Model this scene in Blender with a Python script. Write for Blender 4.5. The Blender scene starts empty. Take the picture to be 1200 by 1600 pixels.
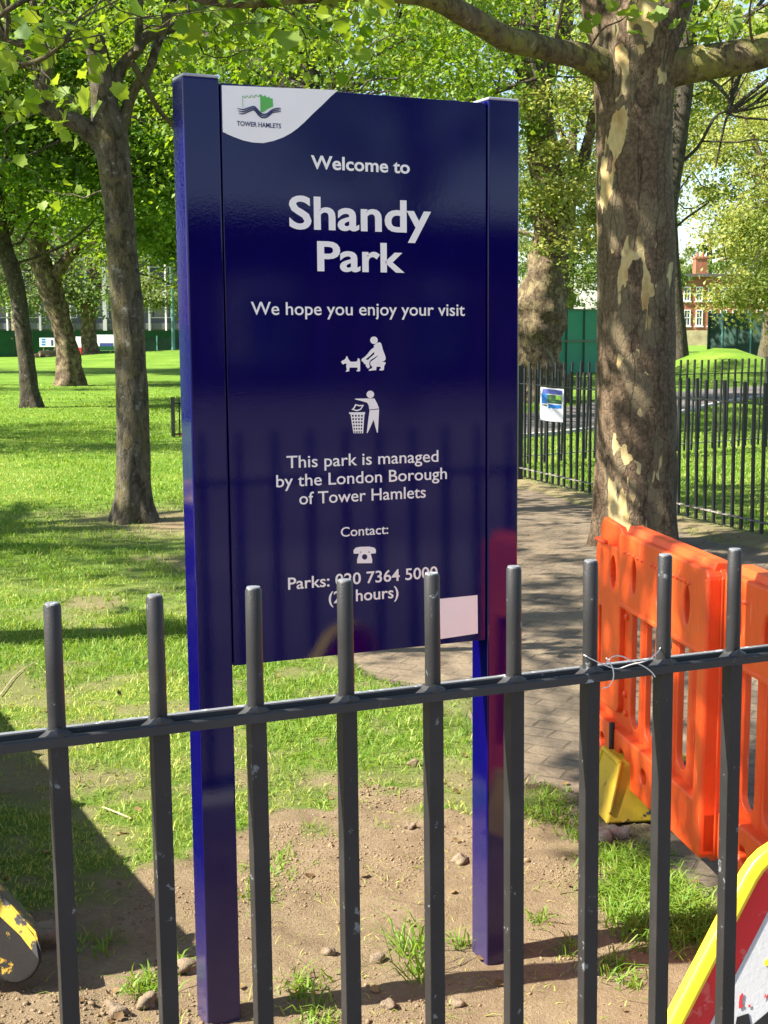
import bpy, bmesh, math, random
import numpy as np
from mathutils import Vector, Matrix

R = math.radians
SC = bpy.context.scene
COL = SC.collection
rnd = random.Random(7)
RG = np.random.default_rng(11)

# ------------------------------------------------------------------ camera
FPX, PITCH, CAMZ = 2181.0, 0.1288, 1.5
cam = bpy.data.cameras.new('camera')
cam.sensor_fit = 'VERTICAL'; cam.sensor_height = 36.0
cam.lens = 36.0 * FPX / 1600.0
cam.clip_start = 0.05; cam.clip_end = 3000
cam_o = bpy.data.objects.new('camera', cam); COL.objects.link(cam_o)
cam_o.location = (0, 0, CAMZ); cam_o.rotation_euler = (math.pi / 2 - PITCH, 0, 0)
SC.camera = cam_o

# ------------------------------------------------------------------ sky and sun
SUN_TO = Vector((-0.98, -0.262, 1.0)).normalized()
world = bpy.data.worlds.new('World'); SC.world = world; world.use_nodes = True
wn = world.node_tree.nodes; wl = world.node_tree.links
sky = wn.new('ShaderNodeTexSky'); sky.sky_type = 'NISHITA'; sky.sun_disc = False
sky.sun_elevation = math.asin(SUN_TO.z)
sky.sun_rotation = math.atan2(SUN_TO.x, SUN_TO.y)
sky.air_density = 1.0; sky.dust_density = 0.9; sky.ozone_density = 1.0
wn['Background'].inputs['Strength'].default_value = 0.078
wl.new(sky.outputs[0], wn['Background'].inputs['Color'])
sun = bpy.data.lights.new('sun', 'SUN'); sun.energy = 5.0; sun.angle = R(0.53); sun.color = (1.0, 0.94, 0.84)
sun_o = bpy.data.objects.new('sun', sun); COL.objects.link(sun_o)
sun_o.rotation_euler = (-SUN_TO).to_track_quat('-Z', 'Y').to_euler(); sun_o.location = (-20, -5, 25)
SC.view_settings.view_transform = 'Standard'; SC.view_settings.look = 'None'
SC.view_settings.exposure = 1.80; SC.view_settings.gamma = 1.0
SC.cycles.max_bounces = 8; SC.cycles.diffuse_bounces = 3; SC.cycles.glossy_bounces = 3
SC.cycles.transmission_bounces = 3; SC.cycles.transparent_max_bounces = 8
SC.cycles.sample_clamp_indirect = 6.0

# ------------------------------------------------------------------ measuring helpers
CP, SP = math.cos(PITCH), math.sin(PITCH)
def ray(px, py):
    a = (px - 600) / FPX; b = (800 - py) / FPX
    return Vector((a, CP + b * SP, -SP + b * CP))
def at(px, py, Y):
    d = ray(px, py); t = Y / d.y
    return Vector((d.x * t, Y, CAMZ + d.z * t))
def gnd(px, py, z=0.0):
    d = ray(px, py); t = (z - CAMZ) / d.z
    return Vector((d.x * t, d.y * t, z))

# ------------------------------------------------------------------ numpy noise
_T = RG.random((256, 256))
def vnoise(x, y):
    x = np.asarray(x, float); y = np.asarray(y, float)
    xi = np.floor(x).astype(int); yi = np.floor(y).astype(int)
    fx = x - xi; fy = y - yi
    fx = fx * fx * (3 - 2 * fx); fy = fy * fy * (3 - 2 * fy)
    a = _T[xi % 256, yi % 256]; b = _T[(xi + 1) % 256, yi % 256]
    c = _T[xi % 256, (yi + 1) % 256]; d = _T[(xi + 1) % 256, (yi + 1) % 256]
    return (a * (1 - fx) + b * fx) * (1 - fy) + (c * (1 - fx) + d * fx) * fy
def fbm(x, y, o=4):
    s = 0; a = 0.5; n = 0
    for k in range(o):
        s = s + a * vnoise(x * 2 ** k + 17.3 * k, y * 2 ** k + 5.1 * k); n += a; a *= 0.5
    return s / n
def sstep(a, b, x):
    t = np.clip((np.asarray(x, float) - a) / (b - a), 0, 1); return t * t * (3 - 2 * t)

# ------------------------------------------------------------------ materials
def nt(name):
    m = bpy.data.materials.new(name); m.use_nodes = True
    t = m.node_tree; t.nodes.clear()
    return m, t.nodes, t.links
def node(N, kind, **kw):
    n = N.new(kind)
    for k, v in kw.items():
        if k.startswith('i_'):
            key = k[2:].replace('_', ' ')
            n.inputs[key].default_value = v
        else: setattr(n, k, v)
    return n
def ramp(N, stops, interp='LINEAR'):
    r = N.new('ShaderNodeValToRGB'); r.color_ramp.interpolation = interp
    el = r.color_ramp.elements
    while len(el) < len(stops): el.new(0.5)
    for e, (p, c) in zip(el, stops):
        e.position = p; e.color = (c[0], c[1], c[2], 1) if not isinstance(c, (int, float)) else (c, c, c, 1)
    return r
def mixc(N, L, fac, a, b):
    m = N.new('ShaderNodeMix'); m.data_type = 'RGBA'
    for sock, v in ((m.inputs[0], fac), (m.inputs[6], a), (m.inputs[7], b)):
        if hasattr(v, 'links'): L.new(v, sock)
        elif isinstance(v, (int, float)): sock.default_value = v
        else: sock.default_value = (v[0], v[1], v[2], 1)
    return m.outputs[2]
def math_(N, L, op, a, b=0.0, c=0.0):
    m = N.new('ShaderNodeMath'); m.operation = op
    for i, v in enumerate((a, b, c)):
        if hasattr(v, 'links'): L.new(v, m.inputs[i])
        else: m.inputs[i].default_value = v
    return m.outputs[0]
def coords(N, L, scale=(1, 1, 1), rot=(0, 0, 0), kind='Object'):
    tc = N.new('ShaderNodeTexCoord'); mp = N.new('ShaderNodeMapping')
    mp.inputs['Scale'].default_value = scale; mp.inputs['Rotation'].default_value = rot
    L.new(tc.outputs[kind], mp.inputs['Vector']); return mp.outputs[0]
def noise(N, L, vec, scale, detail=4, rough=0.6, dist=0.0):
    n = node(N, 'ShaderNodeTexNoise', i_Scale=scale, i_Detail=detail, i_Roughness=rough, i_Distortion=dist)
    L.new(vec, n.inputs['Vector']); return n.outputs[0]
def bump(N, L, h, strength, dist):
    b = node(N, 'ShaderNodeBump', i_Strength=strength, i_Distance=dist); L.new(h, b.inputs['Height']); return b.outputs[0]
def principled(N, L, base, rough=0.5, normal=None, metallic=0.0, spec=0.5, coat=0.0):
    p = N.new('ShaderNodeBsdfPrincipled'); o = N.new('ShaderNodeOutputMaterial'); L.new(p.outputs[0], o.inputs[0])
    if hasattr(base, 'links'): L.new(base, p.inputs['Base Color'])
    else: p.inputs['Base Color'].default_value = (*base, 1)
    if hasattr(rough, 'links'): L.new(rough, p.inputs['Roughness'])
    else: p.inputs['Roughness'].default_value = rough
    p.inputs['Metallic'].default_value = metallic; p.inputs['Specular IOR Level'].default_value = spec
    p.inputs['Coat Weight'].default_value = coat
    if normal is not None: L.new(normal, p.inputs['Normal'])
    return p

def plain(name, c, rough=0.5, var=0.12, scale=12.0, bumpk=0.0, spec=0.5):
    m, N, L = nt(name); v = coords(N, L)
    n = noise(N, L, v, scale, 5)
    r = ramp(N, [(0.3, tuple(x * (1 - var) for x in c)), (0.7, tuple(min(1, x * (1 + var)) for x in c))]); L.new(n, r.inputs[0])
    nb = bump(N, L, noise(N, L, v, scale * 6, 3), bumpk, 0.01) if bumpk else None
    principled(N, L, r.outputs[0], rough, nb, spec=spec); return m

def chipped(name, c, chip, amount=0.35, rough=0.4, scale=30.0, dirt=(0.05, 0.045, 0.04), spec=0.5):
    """painted metal or plastic with worn spots of another colour"""
    m, N, L = nt(name); v = coords(N, L)
    n1 = noise(N, L, v, scale, 6, 0.65); r1 = ramp(N, [(1 - amount, 0.0), (1 - amount + 0.03, 1.0)]); L.new(n1, r1.inputs[0])
    n2 = noise(N, L, v, scale * 0.25, 4); r2 = ramp(N, [(0.45, 0.0), (0.8, 0.6)]); L.new(n2, r2.inputs[0])
    base = mixc(N, L, r2.outputs[0], c, dirt); base = mixc(N, L, r1.outputs[0], base, chip)
    h = math_(N, L, 'ADD', noise(N, L, v, scale * 9, 3), math_(N, L, 'MULTIPLY', r1.outputs[0], -0.6))
    rr = math_(N, L, 'ADD', rough, math_(N, L, 'MULTIPLY', n2, 0.2))
    principled(N, L, base, rr, bump(N, L, h, 0.25, 0.002), spec=spec); return m

def m_sign():
    m, N, L = nt('navy_gloss'); v = coords(N, L)
    n = noise(N, L, v, 330, 2, 0.5); n2 = noise(N, L, v, 90, 2)
    h = math_(N, L, 'ADD', n, math_(N, L, 'MULTIPLY', n2, 0.8))
    d = noise(N, L, coords(N, L, (3, 3, 0.6)), 6, 5); r = ramp(N, [(0.5, (0.002, 0.001, 0.062)), (0.85, (0.004, 0.0015, 0.078))]); L.new(d, r.inputs[0])
    # dusty foot: splashed soil on the lowest few centimetres
    sx = N.new('ShaderNodeSeparateXYZ'); L.new(coords(N, L), sx.inputs[0])
    z = math_(N, L, 'ADD', sx.outputs[2], math_(N, L, 'MULTIPLY', noise(N, L, v, 25, 4), 0.10))
    mr = node(N, 'ShaderNodeMapRange'); mr.inputs['From Min'].default_value = 0.02; mr.inputs['From Max'].default_value = 0.42
    mr.inputs['To Min'].default_value = 0.16; mr.inputs['To Max'].default_value = 0.0; L.new(z, mr.inputs['Value'])
    base = mixc(N, L, mr.outputs[0], r.outputs[0], (0.25, 0.19, 0.14))
    rg = math_(N, L, 'ADD', 0.025, math_(N, L, 'MULTIPLY', mr.outputs[0], 1.2))
    principled(N, L, base, rg, bump(N, L, h, 0.065, 0.0006), spec=0.34); return m

def m_leaf(name, a, b, trans=0.45):
    m, N, L = nt(name)
    at_ = node(N, 'ShaderNodeAttribute', attribute_name='tint')
    c = mixc(N, L, at_.outputs['Fac'], a, b)
    d = N.new('ShaderNodeBsdfDiffuse'); t = N.new('ShaderNodeBsdfTranslucent'); g = node(N, 'ShaderNodeBsdfGlossy', i_Roughness=0.6)
    L.new(c, d.inputs[0])
    hs = node(N, 'ShaderNodeHueSaturation', i_Hue=0.485, i_Saturation=1.1, i_Value=1.5); L.new(c, hs.inputs['Color']); L.new(hs.outputs[0], t.inputs[0])
    mx = node(N, 'ShaderNodeMixShader'); mx.inputs[0].default_value = trans; L.new(d.outputs[0], mx.inputs[1]); L.new(t.outputs[0], mx.inputs[2])
    m2 = node(N, 'ShaderNodeMixShader'); m2.inputs[0].default_value = 0.025; L.new(mx.outputs[0], m2.inputs[1]); L.new(g.outputs[0], m2.inputs[2])
    o = N.new('ShaderNodeOutputMaterial'); L.new(m2.outputs[0], o.inputs[0]); return m

def m_plane_bark():
    """London plane: brown scales flaking off cream and olive patches"""
    m, N, L = nt('plane_bark')
    v = coords(N, L, (1, 1, 0.42)); vf = coords(N, L)
    w = noise(N, L, v, 7.0, 4, 0.6)
    vec = N.new('ShaderNodeVectorMath'); vec.operation = 'ADD'; L.new(v, vec.inputs[0])
    ns = node(N, 'ShaderNodeTexNoise', i_Scale=9.0, i_Detail=3.0); L.new(v, ns.inputs['Vector'])
    sc = N.new('ShaderNodeVectorMath'); sc.operation = 'SCALE'; sc.inputs['Scale'].default_value = 0.16; L.new(ns.outputs['Color'], sc.inputs[0]); L.new(sc.outputs[0], vec.inputs[1])
    vo = node(N, 'ShaderNodeTexVoronoi', i_Scale=9.0); L.new(vec.outputs[0], vo.inputs['Vector'])
    sep = N.new('ShaderNodeSeparateColor'); L.new(vo.outputs['Color'], sep.inputs[0])
    big = noise(N, L, v, 3.1, 3, 0.5)
    pm = math_(N, L, 'ADD', math_(N, L, 'MULTIPLY', sep.outputs[0], 0.42), big)
    r = ramp(N, [(0.868, 0.0), (0.884, 1.0)]); L.new(pm, r.inputs[0])
    r_ol = ramp(N, [(0.76, 0.0), (0.775, 1.0)]); L.new(pm, r_ol.inputs[0])
    fine = noise(N, L, vf, 38, 6, 0.7)
    br = ramp(N, [(0.25, (0.036, 0.024, 0.014)), (0.5, (0.115, 0.077, 0.045)), (0.78, (0.23, 0.165, 0.105))]); L.new(fine, br.inputs[0])
    cr = ramp(N, [(0.32, (0.36, 0.23, 0.085)), (0.52, (0.52, 0.40, 0.19)), (0.68, (0.33, 0.29, 0.16))]); L.new(noise(N, L, v, 11, 4), cr.inputs[0])
    ol = mixc(N, L, 0.5, br.outputs[0], (0.19, 0.155, 0.09))
    c = mixc(N, L, r_ol.outputs[0], br.outputs[0], ol); c = mixc(N, L, r.outputs[0], c, cr.outputs[0])
    # fissures
    fv = node(N, 'ShaderNodeTexVoronoi', feature='DISTANCE_TO_EDGE', i_Scale=17.0); L.new(vec.outputs[0], fv.inputs['Vector'])
    fr = ramp(N, [(0.0, 0.0), (0.05, 1.0)]); L.new(fv.outputs['Distance'], fr.inputs[0])
    fm = math_(N, L, 'MAXIMUM', fr.outputs[0], r.outputs[0])
    c = mixc(N, L, fm, mixc(N, L, 0.30, c, (0.02, 0.015, 0.01)), c)
    lv = coords(N, L, (1, 1, 0.10)); lw = node(N, 'ShaderNodeTexNoise', i_Scale=5.0, i_Detail=3.0); L.new(vf, lw.inputs['Vector'])
    ls = N.new('ShaderNodeVectorMath'); ls.operation = 'SCALE'; ls.inputs['Scale'].default_value = 0.10; L.new(lw.outputs['Color'], ls.inputs[0])
    la = N.new('ShaderNodeVectorMath'); L.new(lv, la.inputs[0]); L.new(ls.outputs[0], la.inputs[1])
    lf = node(N, 'ShaderNodeTexVoronoi', feature='DISTANCE_TO_EDGE', i_Scale=7.5); L.new(la.outputs[0], lf.inputs['Vector'])
    lr_ = ramp(N, [(0.0, 0.0), (0.035, 1.0)]); L.new(lf.outputs['Distance'], lr_.inputs[0])
    lm = math_(N, L, 'MAXIMUM', lr_.outputs[0], math_(N, L, 'MAXIMUM', r.outputs[0], math_(N, L, 'MULTIPLY', big, 1.15)))
    c = mixc(N, L, lm, (0.018, 0.013, 0.009), c)
    h = math_(N, L, 'ADD', math_(N, L, 'MULTIPLY', fine, 0.6), math_(N, L, 'MULTIPLY', fm, 0.35))
    h = math_(N, L, 'ADD', h, math_(N, L, 'MULTIPLY', lm, 0.8))
    h = math_(N, L, 'ADD', h, math_(N, L, 'MULTIPLY', r.outputs[0], -0.5))
    h = math_(N, L, 'ADD', h, math_(N, L, 'MULTIPLY', w, 0.8))
    principled(N, L, c, 0.85, bump(N, L, h, 0.75, 0.014), spec=0.25); return m

def m_bark(name, dark, light, moss, mossamt=0.4):
    m, N, L = nt(name); v = coords(N, L, (1, 1, 0.3)); vf = coords(N, L)
    n = noise(N, L, v, 30, 6, 0.7); r = ramp(N, [(0.3, dark), (0.7, light)]); L.new(n, r.inputs[0])
    n2 = noise(N, L, vf, 5, 5); r2 = ramp(N, [(0.45, 0.0), (0.62, mossamt)]); L.new(n2, r2.inputs[0])
    c = mixc(N, L, r2.outputs[0], r.outputs[0], moss)
    n3 = noise(N, L, vf, 14, 5, 0.7); r3 = ramp(N, [(0.6, 0.0), (0.66, 0.5)]); L.new(n3, r3.inputs[0])
    c = mixc(N, L, r3.outputs[0], c, (0.33, 0.33, 0.30))
    n4 = noise(N, L, coords(N, L, (1, 1, 0.6)), 11, 6, 0.75, 0.6); r4 = ramp(N, [(0.40, 0.75), (0.50, 0.0)]); L.new(n4, r4.inputs[0])
    c = mixc(N, L, r4.outputs[0], c, tuple(x * 0.55 for x in dark))
    h = math_(N, L, 'ADD', n, math_(N, L, 'MULTIPLY', noise(N, L, vf, 60, 5, 0.7), 0.7)); h = math_(N, L, 'ADD', h, n4)
    principled(N, L, c, 0.9, bump(N, L, h, 0.9, 0.016), spec=0.2); return m

def m_ground():
    m, N, L = nt('ground_soil_and_turf')
    a = node(N, 'ShaderNodeAttribute', attribute_name='soil')
    v = coords(N, L)
    s1 = noise(N, L, v, 7, 6, 0.7); s2 = noise(N, L, v, 85, 6, 0.8)
    rs = ramp(N, [(0.28, (0.15, 0.104, 0.058)), (0.5, (0.29, 0.213, 0.126)), (0.75, (0.43, 0.33, 0.205))]); L.new(math_(N, L, 'ADD', math_(N, L, 'MULTIPLY', s1, 0.55), math_(N, L, 'MULTIPLY', s2, 0.45)), rs.inputs[0])
    g1 = noise(N, L, v, 0.7, 4); g2 = noise(N, L, coords(N, L, (1, 1, 1)), 34, 5, 0.7)
    rg = ramp(N, [(0.3, (0.05, 0.11, 0.010)), (0.5, (0.12, 0.22, 0.02)), (0.72, (0.24, 0.31, 0.05))])
    L.new(math_(N, L, 'ADD', math_(N, L, 'MULTIPLY', g1, 0.5), math_(N, L, 'MULTIPLY', g2, 0.5)), rg.inputs[0])
    c = mixc(N, L, a.outputs['Fac'], rg.outputs[0], rs.outputs[0])
    h = math_(N, L, 'ADD', s2, math_(N, L, 'MULTIPLY', noise(N, L, v, 260, 3), 0.5))
    principled(N, L, c, 0.95, bump(N, L, h, 1.0, 0.018), spec=0.15); return m

def m_paving():
    m, N, L = nt('block_paving')
    v = coords(N, L, (1, 1, 1), (0, 0, R(27)))
    wob = node(N, 'ShaderNodeTexNoise', i_Scale=2.2, i_Detail=2.0); L.new(v, wob.inputs['Vector'])
    sc = N.new('ShaderNodeVectorMath'); sc.operation = 'SCALE'; sc.inputs['Scale'].default_value = 0.05; L.new(wob.outputs['Color'], sc.inputs[0])
    ad = N.new('ShaderNodeVectorMath'); L.new(v, ad.inputs[0]); L.new(sc.outputs[0], ad.inputs[1])
    b = N.new('ShaderNodeTexBrick'); L.new(ad.outputs[0], b.inputs['Vector'])
    for k, x in (('Color1', (0.130, 0.100, 0.068, 1)), ('Color2', (0.180, 0.141, 0.098, 1)), ('Mortar', (0.085, 0.067, 0.046, 1))): b.inputs[k].default_value = x
    b.inputs['Scale'].default_value = 1.0; b.inputs['Mortar Size'].default_value = 0.007; b.inputs['Mortar Smooth'].default_value = 0.4
    b.inputs['Brick Width'].default_value = 0.205; b.inputs['Row Height'].default_value = 0.105; b.inputs['Bias'].default_value = -0.1
    n = noise(N, L, v, 2.2, 5, 0.65); rn = ramp(N, [(0.40, 0.0), (0.62, 0.9)]); L.new(n, rn.inputs[0])
    n2 = noise(N, L, v, 45, 5, 0.7); r2 = ramp(N, [(0.3, (0.75, 0.75, 0.75)), (0.7, (1.2, 1.2, 1.2))]); L.new(n2, r2.inputs[0])
    c = mixc(N, L, rn.outputs[0], b.outputs['Color'], (0.185, 0.142, 0.092))
    mu = N.new('ShaderNodeMix'); mu.data_type = 'RGBA'; mu.blend_type = 'MULTIPLY'; mu.inputs[0].default_value = 1.0
    L.new(c, mu.inputs[6]); L.new(r2.outputs[0], mu.inputs[7])
    h = math_(N, L, 'ADD', math_(N, L, 'MULTIPLY', b.outputs['Fac'], -0.8), n2)
    principled(N, L, mu.outputs[2], 0.9, bump(N, L, h, 0.6, 0.01), spec=0.2); return m

def m_brick(name, c1, c2, mortar, sc=1.0):
    m, N, L = nt(name)
    tc = N.new('ShaderNodeTexCoord'); sp = N.new('ShaderNodeSeparateXYZ'); L.new(tc.outputs['Object'], sp.inputs[0])
    cb = N.new('ShaderNodeCombineXYZ'); L.new(math_(N, L, 'ADD', sp.outputs[0], sp.outputs[1]), cb.inputs[0]); L.new(sp.outputs[2], cb.inputs[1])
    b = N.new('ShaderNodeTexBrick'); L.new(cb.outputs[0], b.inputs['Vector'])
    for k, x in (('Color1', c1), ('Color2', c2), ('Mortar', mortar)): b.inputs[k].default_value = (*x, 1)
    b.inputs['Scale'].default_value = sc; b.inputs['Brick Width'].default_value = 0.225; b.inputs['Row Height'].default_value = 0.075; b.inputs['Mortar Size'].default_value = 0.01
    n = noise(N, L, tc.outputs['Object'], 0.9, 4); r = ramp(N, [(0.3, (0.7, 0.7, 0.7)), (0.7, (1.15, 1.15, 1.15))]); L.new(n, r.inputs[0])
    mu = N.new('ShaderNodeMix'); mu.data_type = 'RGBA'; mu.blend_type = 'MULTIPLY'; mu.inputs[0].default_value = 1.0
    L.new(b.outputs['Color'], mu.inputs[6]); L.new(r.outputs[0], mu.inputs[7])
    principled(N, L, mu.outputs[2], 0.9, spec=0.2); return m

def m_orange():
    m, N, L = nt('orange_plastic'); v = coords(N, L)
    n = noise(N, L, v, 6, 5); r = ramp(N, [(0.3, (0.70, 0.066, 0.010)), (0.7, (0.80, 0.096, 0.015))]); L.new(n, r.inputs[0])
    d = noise(N, L, v, 55, 5, 0.7); rd = ramp(N, [(0.56, 0.0), (0.76, 0.55)]); L.new(d, rd.inputs[0])
    c = mixc(N, L, rd.outputs[0], r.outputs[0], (0.45, 0.16, 0.07))
    d2 = noise(N, L, coords(N, L, (1, 1, 0.35)), 13, 6, 0.75, 0.5); r2 = ramp(N, [(0.54, 0.0), (0.68, 0.5)]); L.new(d2, r2.inputs[0]); c = mixc(N, L, r2.outputs[0], c, (0.42, 0.075, 0.025))
    sc_ = noise(N, L, coords(N, L, (8, 8, 0.8)), 9, 3, 0.5); r3 = ramp(N, [(0.70, 0.0), (0.74, 0.5)]); L.new(sc_, r3.inputs[0]); c = mixc(N, L, r3.outputs[0], c, (0.72, 0.30, 0.15))
    p = principled(N, L, c, 0.46, bump(N, L, noise(N, L, v, 120, 3), 0.12, 0.003), spec=0.45)
    p.inputs['Subsurface Weight'].default_value = 0.0
    return m

def m_hoarding():
    m, N, L = nt('green_hoarding'); v = coords(N, L)
    n = noise(N, L, v, 1.2, 4); r = ramp(N, [(0.3, (0.006, 0.055, 0.02)), (0.7, (0.012, 0.085, 0.032))]); L.new(n, r.inputs[0])
    principled(N, L, r.outputs[0], 0.5, spec=0.3); return m

def m_mesh_panel():
    m, N, L = nt('green_mesh_panel'); v = coords(N, L)
    w = node(N, 'ShaderNodeTexWave', bands_direction='Z', i_Scale=5.0, i_Distortion=0.3); L.new(v, w.inputs['Vector'])
    n = noise(N, L, v, 1.6, 4)
    r = ramp(N, [(0.0, (0.012, 0.16, 0.11)), (0.6, (0.022, 0.24, 0.165)), (1.0, (0.03, 0.27, 0.18))])
    L.new(math_(N, L, 'ADD', math_(N, L, 'MULTIPLY', w.outputs['Fac'], 0.5), math_(N, L, 'MULTIPLY', n, 0.6)), r.inputs[0])
    principled(N, L, r.outputs[0], 0.6, spec=0.3); return m

M = {}
M['sign'] = m_sign()
M['white'] = plain('white_vinyl', (0.86, 0.83, 0.77), 0.4, 0.02)
M['ink'] = plain('navy_ink', (0.03, 0.03, 0.10), 0.4, 0.05)
M['logo_green'] = plain('logo_green', (0.10, 0.42, 0.07), 0.4, 0.05)
M['cap'] = plain('cap_plastic', (0.32, 0.34, 0.38), 0.45, 0.08)
M['seam'] = plain('seam', (0.005, 0.005, 0.02), 0.6, 0.1)
M['iron'] = chipped('grey_painted_iron', (0.016, 0.0155, 0.0155), (0.14, 0.15, 0.15), 0.36, 0.40, 48.0, (0.035, 0.032, 0.03), spec=0.4)
M['rail_paint'] = chipped('chipped_rail_paint', (0.022, 0.022, 0.023), (0.30, 0.32, 0.32), 0.36, 0.38, 24.0, (0.045, 0.042, 0.04), spec=0.45)
M['pale_top'] = chipped('pale_bar_top', (0.16, 0.17, 0.18), (0.36, 0.38, 0.38), 0.42, 0.45, 60.0)
M['black_iron'] = chipped('black_painted_iron', (0.008, 0.008, 0.009), (0.2, 0.18, 0.16), 0.24, 0.4, 22.0, (0.03, 0.025, 0.02))
M['rail_worn'] = chipped('worn_rail', (0.09, 0.08, 0.07), (0.3, 0.27, 0.22), 0.5, 0.6, 20.0)
M['orange'] = m_orange()
M['yellow_foot'] = chipped('yellow_plastic', (0.55, 0.36, 0.012), (0.05, 0.045, 0.04), 0.36, 0.5, 16.0)
M['black_rubber'] = plain('black_rubber', (0.018, 0.018, 0.018), 0.7, 0.3, 30, 0.3)
M['yellow_rim'] = plain('yellow_rim', (0.82, 0.60, 0.03), 0.35, 0.08, 20)
M['red_face'] = chipped('red_reflective', (0.72, 0.02, 0.022), (0.70, 0.10, 0.09), 0.42, 0.35, 22.0, (0.35, 0.02, 0.02))
M['red_ink'] = plain('red_ink', (0.5, 0.03, 0.03), 0.5)
M['white_face'] = chipped('white_reflective', (0.52, 0.53, 0.54), (0.40, 0.36, 0.33), 0.36, 0.4, 14.0, (0.45, 0.43, 0.42))
M['black_face'] = plain('black_face', (0.012, 0.012, 0.012), 0.4)
M['machine'] = chipped('worn_machine_paint', (0.50, 0.33, 0.02), (0.035, 0.032, 0.03), 0.56, 0.5, 11.0, (0.10, 0.07, 0.03))
M['machine_black'] = chipped('worn_black_steel', (0.010, 0.009, 0.008), (0.42, 0.25, 0.025), 0.43, 0.6, 17.0, (0.045, 0.034, 0.025), spec=0.3)
M['plane'] = m_plane_bark()
M['bark_grey'] = m_bark('grey_bark', (0.04, 0.032, 0.022), (0.165, 0.14, 0.10), (0.11, 0.095, 0.03), 0.65)
M['bark_dark'] = m_bark('dark_bark', (0.03, 0.024, 0.018), (0.10, 0.08, 0.06), (0.07, 0.07, 0.03), 0.3)
M['bark_tan'] = m_bark('tan_bark', (0.035, 0.025, 0.016), (0.17, 0.12, 0.075), (0.34, 0.27, 0.14), 0.55)
M['moss_bark'] = m_bark('mossy_limb_bark', (0.07, 0.055, 0.03), (0.20, 0.15, 0.09), (0.22, 0.21, 0.05), 0.85)
M['ground'] = m_ground(); M['paving'] = m_paving()
M['asphalt'] = plain('asphalt', (0.13, 0.115, 0.11), 0.9, 0.2, 30, 0.3, 0.2)
M['pavement'] = plain('pavement_slabs', (0.16, 0.142, 0.135), 0.85, 0.5, 0.35, 0.2, 0.2)
M['kerb'] = plain('kerb_stone', (0.42, 0.40, 0.36), 0.9, 0.12, 5)
M['hoarding'] = m_hoarding(); M['mesh'] = m_mesh_panel()
M['mesh_dark'] = plain('dark_green_mesh', (0.012, 0.045, 0.03), 0.7, 0.3, 2.0)
M['green_post'] = plain('green_post', (0.006, 0.045, 0.03), 0.4, 0.1)
M['teal_post'] = plain('teal_post', (0.12, 0.30, 0.27), 0.5, 0.1)
M['brick'] = m_brick('red_brick', (0.32, 0.085, 0.04), (0.38, 0.12, 0.06), (0.28, 0.18, 0.12))
M['brick_dark'] = m_brick('brown_brick', (0.07, 0.045, 0.03), (0.10, 0.062, 0.04), (0.10, 0.085, 0.07))
M['stone'] = plain('stone_base', (0.40, 0.32, 0.18), 0.9, 0.4, 0.9)
M['roof'] = plain('roof_slate', (0.10, 0.085, 0.085), 0.8, 0.2, 3)
M['frame_white'] = plain('white_frame', (0.78, 0.78, 0.76), 0.5, 0.04)
M['concrete'] = plain('pale_concrete', (0.40, 0.39, 0.38), 0.85, 0.1, 0.6)
M['dark_panel'] = plain('dark_cladding', (0.09, 0.09, 0.10), 0.5, 0.2, 0.4)
def m_glass():
    m, N, L = nt('window_glass'); principled(N, L, (0.05, 0.07, 0.09), 0.06, spec=0.8); return m
M['glass'] = m_glass()
M['paper'] = plain('paper', (0.78, 0.78, 0.80), 0.6, 0.03)
M['blue'] = plain('printed_blue', (0.02, 0.20, 0.60), 0.5, 0.1, 40)
M['dgreen'] = plain('printed_green', (0.03, 0.09, 0.03), 0.5, 0.8, 70)
M['lgreen'] = plain('printed_lime', (0.22, 0.45, 0.06), 0.5, 0.3, 70)
M['dblue'] = plain('printed_navy', (0.04, 0.06, 0.25), 0.5, 0.1)
M['red_cloth'] = plain('red_paint', (0.62, 0.03, 0.03), 0.5, 0.15)
M['log'] = plain('cut_log', (0.30, 0.22, 0.13), 0.9, 0.35, 8, 0.4)
M['stone_pale'] = plain('pale_stone', (0.27, 0.23, 0.17), 0.85, 0.25, 30, 0.5)
M['stone_brown'] = plain('brown_stone', (0.19, 0.14, 0.088), 0.9, 0.4, 40, 0.6)
M['clod'] = plain('soil_clod', (0.25, 0.18, 0.108), 0.95, 0.35, 60, 0.6, 0.1)
M['twig'] = plain('dry_twig', (0.42, 0.33, 0.22), 0.9, 0.25, 30)
M['wire'] = plain('pale_wire', (0.62, 0.58, 0.52), 0.5, 0.1)
M['grass'] = m_leaf('grass_blades', (0.105, 0.225, 0.013), (0.43, 0.44, 0.11), 0.35)
M['leaf_green'] = m_leaf('leaf_green', (0.06, 0.14, 0.014), (0.17, 0.27, 0.035), 0.45)
M['leaf_lime'] = m_leaf('leaf_lime', (0.095, 0.185, 0.017), (0.24, 0.325, 0.045), 0.45)
M['leaf_pale'] = m_leaf('leaf_pale', (0.15, 0.215, 0.035), (0.36, 0.37, 0.10), 0.42)
M['leaf_far'] = m_leaf('leaf_far', (0.08, 0.15, 0.03), (0.22, 0.26, 0.08), 0.4)

M['dead_leaf'] = m_leaf('dead_leaf', (0.10, 0.055, 0.02), (0.30, 0.20, 0.08), 0.2)

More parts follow.
